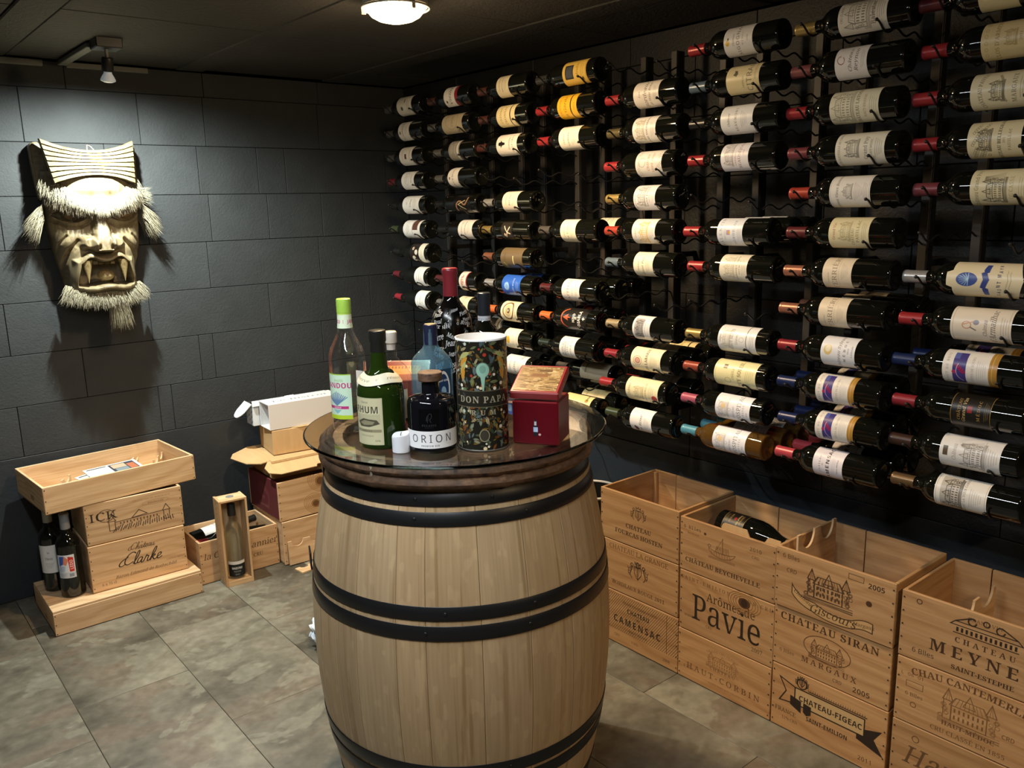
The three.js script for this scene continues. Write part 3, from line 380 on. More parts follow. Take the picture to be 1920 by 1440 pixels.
  blackgold: (c) => { rect(c, 0, 0, 100, 100, '#191511'); c.strokeStyle = '#a3803c'; c.lineWidth = 1.6; c.strokeRect(1.5, 1.5, 97, 97); text(c, 'CHÂTEAU', 50, 22, 10, { c: '#c39a4d' }); rect(c, 44, 42, 14, 12, '#8c2424'); text(c, 'Grand Vin', 50, 34, 11, { c: '#e0c27e', skew: 0.2 }); text(c, 'MÉDOC', 50, 70, 10, { c: '#c39a4d', ls: 2 }); smallLines(c, 84, 3, '#8d7440'); },
};
const LCELL = 204, labelCanvas = makeCanvas(2048, 2048), labelCell = {};
{
  const c = labelCanvas.getContext('2d'); c.fillStyle = '#ddd'; c.fillRect(0, 0, 2048, 2048);
  Object.keys(DESIGNS).forEach((k, i) => {
    const x = (i % 10) * LCELL + 2, y = Math.floor(i / 10) * LCELL + 2, n = LCELL - 4;
    c.save(); c.beginPath(); c.rect(x, y, n, n); c.clip(); c.translate(x, y); c.scale(n / 100, n / 100); DESIGNS[k](c); c.restore();
    labelCell[k] = [(x + 2) / 2048, 1 - (y + n - 2) / 2048, (x + n - 2) / 2048, 1 - (y + 2) / 2048];
  });
}
const labelTex = canvasTex(labelCanvas);
const labelMat = std(lin(1, 1, 1), 0.36, { map: labelTex });
// ---------------------------------------------------------------- wine bottles
const bottleProfiles = {
  bordeaux: [[0, 0.014], [0.018, 0.01], [0.028, 0.0015], [0.033, 0], [0.0363, 0.002], [0.0375, 0.006], [0.0375, 0.185], [0.0368, 0.195], [0.0345, 0.204], [0.0295, 0.2135], [0.0225, 0.2215], [0.0175, 0.228], [0.0152, 0.236], [0.0142, 0.25], [0.0137, 0.292], [0.0145, 0.293], [0.0146, 0.299], [0.0125, 0.3], [0, 0.3]],
  burgundy: [[0, 0.014], [0.02, 0.01], [0.03, 0.0015], [0.036, 0], [0.0393, 0.002], [0.0405, 0.006], [0.0405, 0.13], [0.0396, 0.15], [0.0365, 0.17], [0.031, 0.19], [0.0245, 0.208], [0.019, 0.223], [0.0158, 0.24], [0.0143, 0.26], [0.0138, 0.292], [0.0148, 0.293], [0.0148, 0.299], [0.0125, 0.3], [0, 0.3]],
};
const bodyGeo = {}; for (const k in bottleProfiles) bodyGeo[k] = lathe(bottleProfiles[k], 36);
const capGeo = {}; for (const len of [0.045, 0.055]) capGeo[len] = lathe([[0.0149, 0.3 - len], [0.0152, 0.3 - len + 0.001], [0.0148, 0.291], [0.0154, 0.2925], [0.0155, 0.298], [0.0147, 0.3008], [0.012, 0.3014], [0, 0.3012]], 28);
const darkGlass = phys(lin(0.0045, 0.005, 0.0035), 0.035, { clearcoat: 0.4, clearcoatRoughness: 0.02 });
const greenGlass = phys(lin(0.012, 0.016, 0.005), 0.04, {});
const amberGlass = phys(lin(0.85, 0.45, 0.1), 0.03, { transmission: 0.9, thickness: 0.03, ior: 1.45, attenuationColor: lin(0.55, 0.2, 0.02), attenuationDistance: 0.03 });
const foil = (r, g, b, rough = 0.34, metal = 0.15) => std(lin(r, g, b), rough, { metalness: metal });
const CAPS = {
  red: [foil(0.34, 0.025, 0.03), 'red'], crimson: [foil(0.26, 0.02, 0.03), 'crimson'], maroon: [foil(0.09, 0.018, 0.02), 'maroon'], darkred: [foil(0.12, 0.015, 0.02), 'dark red'], wine: [foil(0.13, 0.022, 0.026), 'wine-red'],
  brown: [foil(0.11, 0.04, 0.03), 'brown'], copperbrown: [foil(0.22, 0.085, 0.045), 'tan-brown'], copper: [foil(0.46, 0.19, 0.12, 0.28, 0.5), 'copper'], orange: [foil(0.72, 0.14, 0.03, 0.42, 0), 'orange'], tan: [foil(0.4, 0.32, 0.19, 0.35, 0.4), 'pale gold'],
  gold: [foil(0.5, 0.36, 0.13, 0.3, 0.6), 'gold'], goldblack: [foil(0.16, 0.13, 0.06, 0.3, 0.4), 'dark gold'], redgold: [foil(0.4, 0.05, 0.03), 'bright red'], gray: [foil(0.09, 0.085, 0.08), 'grey'], pewter: [foil(0.22, 0.21, 0.19, 0.3, 0.5), 'pewter'], silver: [foil(0.55, 0.54, 0.53, 0.28, 0.6), 'silver'],
  graphite: [foil(0.12, 0.11, 0.1, 0.35, 0.4), 'graphite'], gunmetal: [foil(0.06, 0.06, 0.058, 0.3, 0.4), 'gunmetal'], black: [foil(0.012, 0.012, 0.012), 'black'], olive: [foil(0.045, 0.06, 0.025), 'olive green'], darkgreen: [foil(0.02, 0.03, 0.02), 'dark green'],
  bluegray: [foil(0.12, 0.17, 0.22), 'grey-blue'], teal: [foil(0.08, 0.28, 0.38), 'teal'], navy: [foil(0.011, 0.022, 0.085), 'navy blue'], pink: [foil(0.42, 0.1, 0.16), 'pink'], rose: [foil(0.24, 0.075, 0.075), 'dusty rose'], rosewood: [foil(0.2, 0.045, 0.055), 'rosewood'],
  brick: [foil(0.28, 0.055, 0.035), 'brick red'], coral: [foil(0.5, 0.06, 0.08), 'coral red'], darkbrown: [foil(0.045, 0.022, 0.016), 'dark brown'], bronze: [foil(0.22, 0.14, 0.07, 0.3, 0.6), 'bronze'],
};
function labelGeo(cell, y0, y1, arc, r, shape) {
  const n = 22, rows = shape ? 1 : 1, pos = [], nor = [], uv = [], idx = [], [u0, v0, u1, v1] = cell;
  for (let j = 0; j <= rows; j++) for (let i = 0; i <= n; i++) {
    const t = i / n, a = (t - 0.5) * arc; let y = j ? y1 : y0;
    if (shape === 'tag') { const k = Math.abs(t - 0.5) * 2; if (!j) y -= 0.016 * (1 - k); else if (k < 0.34) y += 0.012; }
    pos.push(Math.sin(a) * r, y, Math.cos(a) * r); nor.push(Math.sin(a), 0, Math.cos(a)); uv.push(lerp(u0, u1, t), lerp(v0, v1, clamp((y - y0) / (y1 - y0), 0, 1)));
  }
  for (let i = 0; i < n; i++) { const a = i, b = i + n + 1; idx.push(a, a + 1, b + 1, a, b + 1, b); }
  const g = new THREE.BufferGeometry(); g.setAttribute('position', new THREE.Float32BufferAttribute(pos, 3)); g.setAttribute('normal', new THREE.Float32BufferAttribute(nor, 3)); g.setAttribute('uv', new THREE.Float32BufferAttribute(uv, 2)); g.setIndex(idx); return g;
}
const paleWords = { w: 'white', c: 'cream' };
const LABELWORDS = {
  beige1: 'grey-beige label', beige2: 'grey-beige label', gray1: 'grey label', arc1: 'arched white label', art1: 'brown drawing on dark glass', art2: 'black label with pale figure', brown1: 'brown label with yellow strokes', brown2: 'white and brown label', circles: 'black label with pale circles', crest1: 'red crest label', cream1: 'cream label', cream2: 'cream label', cream3: 'cream label', frons: 'cream label with black stripe', emblem: 'white label with black emblem', blue1: 'blue label', ring1: 'cream label with brown ring', gold1: 'cream label with gold disc', yellow1: 'yellow label with dark square', yellow2: 'orange-yellow label', diabla: 'black label with white lettering', amb1: 'cream label', clos: 'cream label with round crest', seal1: 'cream label with red seal', sigognac: 'white label with gold medal', citran: 'cream label with large lettering', puy: 'pale yellow label', purple: 'purple and gold label', mayr: 'tag-shaped cream label', moon: 'white label with gold moon', goldetch: 'white label with gold house', duhart: 'yellowed label', paveil: 'cream label', bellegrave: 'cream label', grand: 'cream label', latour: 'cream label', ferr: 'cream label with tall letters', armail: 'cream label with dancing figure', blackgold: 'black label with gold border', frame: 'label',
};
const ORD = ['first', 'second', 'third', 'fourth', 'fifth', 'sixth', 'seventh', 'eighth', 'ninth', 'tenth', 'eleventh', 'twelfth'];
function wineBottle(parent, capKey, key, y0, y1, opt = {}) {
  const prof = opt.profile ?? 'bordeaux', r = bottleProfiles[prof][6][0];
  mesh('glass_body', bodyGeo[prof], opt.glass ?? darkGlass, parent);
  mesh('capsule', capGeo[opt.capLen ?? 0.055], CAPS[capKey][0], parent);
  if (key) mesh('label', labelGeo(labelCell[key], Math.max(0.012, y0), Math.min(y1, prof === 'burgundy' ? 0.128 : 0.184), (opt.arc ?? 2.9) * 0.0375 / r, r + 0.0005, key === 'mayr' ? 'tag' : 0), labelMat, parent);
}
const rowY = (r) => 1.91 - 0.1 * r, colZ = (c) => 0.46 + 0.325 * (c - 1), HOOKX = [-0.38, -0.287, -0.203];
function rackBottle(c, r, d, dz, cap, key, y0, y1, opt = {}) {
  const word = key ? LABELWORDS[key] ?? 'white label' : 'no visible label';
  const where = `${ORD[c - 1]} rack from corner, ${ORD[r]} row`;
  const label = d ? `${CAPS[cap][1]}-capped bottle ${d > 1 ? 'deepest on' : 'halfway along'} its hooks, ${where}` : `${CAPS[cap][1]}-capped bottle, ${word}, front of ${where}`;
  const g = thing('wine_bottle', label, 'wine bottle', [HOOKX[d], rowY(r), colZ(c) + dz + 0.3], 0, 'wine bottles lying in the wall racks');
  const a = opt.turn ?? (d ? rr(0.75, 1) : rr(-0.12, 0.28)), s = Math.sin(a), k = Math.cos(a);
  g.quaternion.setFromRotationMatrix(new THREE.Matrix4().makeBasis(V3(s, k, 0), V3(0, 0, -1), V3(-k, s, 0)));
  if (opt.profile === 'burgundy') g.position.y += 0.003;
  wineBottle(g, cap, key, y0, y1, opt);
  return g;
}
const BU = { profile: 'burgundy' };
const FRONT = [
  [1, 0, 0, -0.005, 'gray', 'w1', 0.056, 0.165],
  [1, 1, 0, -0.003, 'gray', 'w2', 0.084, 0.165],
  [1, 2, 0, -0.004, 'gray', 'w3', 0.071, 0.165],
  [1, 3, 0, -0.006, 'darkred', 'w4', 0.062, 0.156],
  [1, 4, 0, -0.003, 'black', 'w5', 0.038, 0.16],
  [1, 5, 0, -0.004, 'olive', 'brown2', 0.038, 0.164],
  [1, 6, 0, 0.004, 'black', 'circles', 0.018, 0.123, BU],
  [1, 7, 0, -0.006, 'darkred', 'w6', 0.02, 0.089, BU],
  [1, 8, 0, -0.003, 'crimson', 'w7', 0.02, 0.093, BU],
  [2, 0, 0, -0.006, 'brown', 'sig', 0.065, 0.152],
  [2, 1, 0, -0.011, 'pewter', 'beige1', 0.037, 0.166],
  [2, 2, 0, 0.02, 'pewter', 'gray1', 0.091, 0.16],
  [2, 3, 0, 0.023, 'pewter', 'arc1', 0.108, 0.178],
  [2, 4, 0, 0.016, 'black', 'art1', 0.031, 0.135, { arc: 2.2 }],
  [2, 5, 0, 0.03, 'black', 'w8', 0.037, 0.127],
  [2, 7, 0, -0.003, 'maroon', 'crest1', 0.05, 0.1],
  [2, 8, 0, -0.002, 'pewter', 'w9', 0.05, 0.121],
  [3, 0, 0, -0.003, 'brown', 'cream1', 0.091, 0.157],
  [3, 1, 0, -0.002, 'brown', 'frons', 0.061, 0.162],
  [3, 2, 0, -0.017, 'brown', 'emblem', 0.038, 0.152],
  [3, 4, 0, 0.012, 'silver', 'w10', 0.072, 0.156],
  [3, 5, 0, -0.003, 'gold', 'art2', 0.087, 0.154, { arc: 2.2 }],
  [3, 6, 0, 0.002, 'copperbrown', 'brown1', 0.042, 0.164],
  [3, 7, 0, 0.004, 'silver', 'blue1', 0.059, 0.163],
  [3, 8, 0, 0.009, 'orange', 'ring1', 0.086, 0.179],
  [3, 9, 0, -0.003, 'black', 'gold1', 0.071, 0.152],
  [3, 10, 0, -0.008, 'black', 'w11', 0.03, 0.145],
  [4, 0, 0, -0.001, 'gunmetal', 'yellow1', 0.034, 0.142],
  [4, 1, 0, -0.003, 'red', 'yellow2', 0.076, 0.166],
  [4, 2, 0, 0.002, 'red', 'w12', 0.073, 0.166],
  [4, 5, 0, 0.0, 'graphite', 'w13', 0.089, 0.162],
  [4, 7, 0, 0.001, 'maroon', 'w14', 0.074, 0.16],
  [4, 8, 0, -0.002, 'orange', 'diabla', 0.04, 0.162],
  [4, 9, 0, -0.013, 'darkgreen', 'w15', 0.086, 0.161],
  [4, 10, 1, -0.021, 'pewter', 'beige2', 0.012, 0.148],
  [4, 11, 0, -0.001, 'black', 'amb1', 0.028, 0.158],
  [5, 1, 0, 0.0, 'red', 'script1', 0.063, 0.16],
  [5, 2, 0, 0.007, 'goldblack', 'chat1', 0.08, 0.17],
  [5, 3, 0, -0.005, 'red', 'etch1', 0.044, 0.145],
  [5, 4, 0, 0.002, 'gold', 'etch2', 0.074, 0.159],
  [5, 5, 0, -0.003, 'redgold', 'goldetch', 0.068, 0.16],
  [5, 6, 0, -0.001, 'bluegray', 'w16', 0.077, 0.155],
  [5, 8, 0, 0.002, 'tan', 'etch3', 0.09, 0.161],
  [5, 9, 0, -0.006, 'crimson', 'clos', 0.038, 0.159],
  [5, 10, 0, -0.028, 'red', 'seal1', 0.025, 0.159],
  [5, 11, 0, -0.001, 'olive', 'w17', 0.077, 0.167],
  [6, 0, 0, -0.001, 'red', 'sigognac', 0.073, 0.162],
  [6, 1, 0, 0.005, 'bluegray', 'citran', 0.055, 0.157],
  [6, 2, 0, 0.006, 'black', 'w18', 0.071, 0.173],
  [6, 3, 0, 0.004, 'red', 'beau', 0.079, 0.167],
  [6, 5, 0, -0.007, 'red', 'valen', 0.079, 0.162],
  [6, 6, 0, 0.01, 'red', 'etch4', 0.078, 0.168],
  [6, 8, 0, 0.007, 'gold', 'long1', 0.039, 0.164],
  [6, 9, 0, 0.001, 'brick', 'puy', 0.029, 0.168],
  [6, 10, 0, -0.005, 'pink', 'hosp', 0.038, 0.155],
  [6, 11, 0, -0.003, 'teal', 'hosp', 0.051, 0.164, { glass: amberGlass }],
  [7, 0, 0, 0.01, 'gold', 'etch5', 0.052, 0.171],
  [7, 1, 0, 0.003, 'rose', 'script2', 0.086, 0.166],
  [7, 2, 0, -0.005, 'red', 'latour', 0.043, 0.166],
  [7, 3, 0, 0.004, 'rosewood', 'etch6', 0.031, 0.154],
  [7, 4, 0, 0.013, 'redgold', 'vieux', 0.068, 0.173],
  [7, 5, 0, 0.01, 'wine', 'cream2', 0.062, 0.166],
  [7, 6, 0, 0.006, 'copper', 'ferr', 0.096, 0.173],
  [7, 7, 0, -0.003, 'copper', 'ferr', 0.093, 0.17],
  [7, 8, 0, -0.003, 'crimson', 'moon', 0.066, 0.158],
  [7, 9, 0, 0.0, 'navy', 'purple', 0.065, 0.17],
  [7, 10, 0, 0.007, 'navy', 'purple', 0.068, 0.173],
  [7, 11, 0, 0.003, 'coral', 'camen', 0.087, 0.17],
  [8, 0, 0, -0.006, 'wine', 'cream3', 0.089, 0.165],
  [8, 1, 0, 0.008, 'red', 'duhart', 0.069, 0.165],
  [8, 2, 0, -0.005, 'red', 'paveil', 0.046, 0.165],
  [8, 3, 0, 0.002, 'red', 'bellegrave', 0.063, 0.17],
  [8, 4, 0, 0.011, 'rosewood', 'grand', 0.044, 0.165],
  [8, 6, 0, 0.001, 'silver', 'mayr', 0.046, 0.177],
  [8, 7, 0, -0.001, 'red', 'armail', 0.043, 0.17],
  [8, 8, 0, -0.011, 'navy', 'purple', 0.053, 0.17],
  [8, 9, 0, -0.003, 'crimson', 'blackgold', 0.066, 0.152],
  [8, 10, 0, -0.005, 'darkbrown', 'etch7', 0.036, 0.167],
  [8, 11, 0, 0.008, 'bronze', 'etch8', 0.068, 0.184],
];
for (const b of FRONT) rackBottle(...b);
// bottles further back on the hooks
const BACK = [
  [2, 9, 2, 0, 'black', 'gray1', 0.06, 0.15], [3, 7, 1, 0.004, 'silver', 'blue1', 0.059, 0.163], [3, 10, 1, 0, 'black', 'w15', 0.07, 0.165], [4, 5, 2, 0, 'graphite', 'w13', 0.08, 0.165],
  [4, 7, 1, 0, 'maroon', 'w14', 0.074, 0.16, { turn: -2 }], [4, 7, 2, 0, 'maroon', 'w14', 0.074, 0.16, { turn: -2 }], [4, 8, 1, 0, 'orange', 'diabla', 0.04, 0.162], [4, 9, 1, 0, 'darkgreen', 'w15', 0.086, 0.161],
  [4, 11, 1, 0, 'black', 'amb1', 0.05, 0.165], [4, 11, 2, 0, 'black', 'beige2', 0.05, 0.165], [5, 9, 1, 0, 'crimson', 'cream1', 0.06, 0.165], [5, 9, 2, 0, 'crimson', 'frons', 0.06, 0.165], [5, 10, 1, 0, 'red', 'w4', 0.06, 0.16],
  [6, 5, 1, 0, 'red', 'valen', 0.08, 0.162], [6, 5, 2, 0, 'red', 'valen', 0.08, 0.162], [6, 11, 1, 0, 'teal', 'hosp', 0.051, 0.164, { glass: amberGlass }], [6, 11, 2, 0, 'teal', 'hosp', 0.051, 0.164, { glass: amberGlass }],
  [7, 7, 1, 0, 'copper', 'ferr', 0.093, 0.17], [7, 7, 2, 0, 'copper', 'ferr', 0.093, 0.17], [7, 9, 1, 0, 'navy', 'purple', 0.065, 0.17], [7, 10, 1, 0, 'navy', 'purple', 0.068, 0.173], [7, 10, 2, 0, 'navy', 'purple', 0.068, 0.173],
  [7, 11, 1, 0, 'coral', 'camen', 0.087, 0.17], [7, 11, 2, 0, 'coral', 'camen', 0.087, 0.17], [8, 8, 1, -0.005, 'navy', 'purple', 0.053, 0.17],
];
for (const b of BACK) rackBottle(...b);

// ---------------------------------------------------------------- wire wall racks, one per column of bottles
{
  const pts = []; for (let x = -0.118; x >= -0.424; x -= 0.0078) pts.push([x, Math.cos((x + 0.38) / 0.089 * 6.2832) * -0.0065 + 0.0065 + (x < -0.4 ? (-0.4 - x) * 0.35 : 0), 0]);
  pts.push([-0.43, 0.021, 0]);
  const wire = merge([tube(pts, 0.0026, 44, 5), at(new THREE.SphereGeometry(0.0042, 8, 6), -0.431, 0.022, 0)]);
  const post = chamferBox(0.01, 1.27, 0.023, 0.0012);
  const web = chamferBox(0.03, 1.27, 0.004, 0.0008);
  const foot = chamferBox(0.092, 0.018, 0.018, 0.001);
  for (let c = 1; c <= 8; c++) {
    const t = thing('wine_rack', `black wire wall rack with two posts, ${ORD[c - 1]} rack from the room corner`, 'wine rack', [0, 0.7, colZ(c)], 0, 'black wire racks on the bottle wall');
    for (const dz of [0.05, 0.243]) {
      mesh('post', post, rackFlat, t).position.set(-0.12, 0.64, dz);
      mesh('post_web', web, rackIron, t).position.set(-0.1, 0.64, dz + 0.0095);
      for (const y of [0.08, 0.62, 1.16]) mesh('wall_bracket', foot, rackIron, t).position.set(-0.046, y, dz);
      for (let r = 0; r < 12; r++) mesh('bottle_hook', wire, rackIron, t).position.set(0, rowY(r) - 0.7 - (dz < 0.1 ? 0.018 : 0.0405), dz);
    }
  }
}
// ---------------------------------------------------------------- wooden wine crates
// crate brands: each is drawn on grained wood in a 512 x 276 cell, units 100 x 54
const B1 = '#412e1f', B2 = '#6a4a2e', B3 = '#2a1f15';
function ship(c, x, y, s, k) { c.strokeStyle = k; c.lineWidth = 0.5; c.beginPath(); c.moveTo(x - s, y - s * 0.1); c.quadraticCurveTo(x - s * 0.9, y + s * 0.35, x, y + s * 0.4); c.quadraticCurveTo(x + s * 0.8, y + s * 0.35, x + s, y - s * 0.12); c.quadraticCurveTo(x, y + s * 0.22, x - s, y - s * 0.1); c.stroke(); line(c, x + s * 0.05, y + s * 0.1, x + s * 0.05, y - s * 1.05, 0.6, k); line(c, x + s * 0.05, y - s, x - s * 0.5, y + s * 0.05, 0.3, k); for (let i = 0; i < 9; i++) line(c, x - s * 0.5 + i * s * 0.13, y + s * 0.1, x - s * 0.36 + i * s * 0.1, y - s * 0.42, 0.5, k); for (let i = 0; i < 8; i++) line(c, x - s * 0.8 + i * s * 0.2, y + s * 0.05, x - s * 0.75 + i * s * 0.2, y + s * 0.34, 0.3, k); disc(c, x - s * 0.95, y - s * 0.25, s * 0.1, null, k, 0.5); for (let i = 0; i < 3; i++) line(c, x - s, y + s * (0.46 + i * 0.06), x + s, y + s * (0.44 + i * 0.06), 0.3, k); }
// copperplate letters as pen strokes: [advance, path], baseline at 0, x-height 1
const PEN = {
  C: [1.5, 'M1.5 -1.9 C1.2 -2.4 .3 -2.2 .1 -1.1 C-.05 -.2 .6 .1 1.4 -.5 M.4 -1.5 C.1 -1.3 -.5 -1.2 -.7 -.6 C-.8 -.1 -.2 0 .1 -.3'], h: [1.1, 'M0 0 C.5 -.6 .9 -2.2 .6 -2.2 C.3 -2.2 .2 -.8 .15 0 C.3 -.7 .7 -1.1 .75 -.7 C.8 -.4 .55 0 .85 0 C1 0 1.1 -.15 1.15 -.25'],
  l: [0.6, 'M0 -.2 C.5 -.8 .8 -2.2 .5 -2.2 C.2 -2.2 .1 -.6 .2 -.15 C.3 .1 .5 -.05 .65 -.25'], a: [1.05, 'M.75 -.8 C.6 -1.1 .1 -1 .05 -.45 C0 .1 .5 .1 .75 -.8 C.65 -.3 .65 0 .8 0 C.95 0 1 -.1 1.1 -.25'],
  t: [0.7, 'M0 -.2 C.3 -.6 .4 -1.2 .45 -1.7 C.4 -1 .3 -.4 .35 -.1 C.4 .1 .6 0 .75 -.25 M.15 -1.1 L.75 -1.1'], e: [0.8, 'M.05 -.35 C.4 -.4 .7 -.6 .6 -.9 C.45 -1.15 .05 -.9 .1 -.35 C.15 .1 .5 .1 .85 -.25'],
  u: [1.05, 'M0 -.9 C.1 -.5 -.05 0 .3 0 C.5 0 .65 -.4 .7 -.9 C.65 -.4 .6 0 .8 0 C.95 0 1 -.1 1.1 -.25'], r: [0.95, 'M0 -.25 C.2 -.6 .2 -1 .3 -1.1 C.35 -.8 .6 -1.05 .65 -.85 C.6 -.5 .5 0 .7 0 C.85 0 .9 -.1 1 -.25'],
  k: [1.1, 'M0 -.2 C.5 -.8 .9 -2.2 .6 -2.2 C.3 -2.2 .2 -.8 .15 0 C.2 -.5 .6 -1.1 .75 -.8 C.8 -.6 .5 -.5 .3 -.5 C.6 -.4 .6 0 .85 0 C1 0 1.05 -.1 1.15 -.25'],
};
function penText(c, s, x, y, size, col, w = 0.12) { // centred, slanted; each stroke is drawn twice with a small offset, as a broad nib would
  let tot = 0; for (const ch of s) tot += PEN[ch][0]; c.save(); c.translate(x, y); c.transform(1, 0, -0.35, 1, 0, 0); c.scale(size, size); c.translate(-tot / 2, 0); c.strokeStyle = col; c.lineCap = 'round';
  for (const ch of s) { const p = new Path2D(PEN[ch][1]); for (const d of [0, 0.06]) { c.lineWidth = w; c.translate(d, 0); c.stroke(p); } c.translate(PEN[ch][0] - 0.06, 0); } c.restore();
}
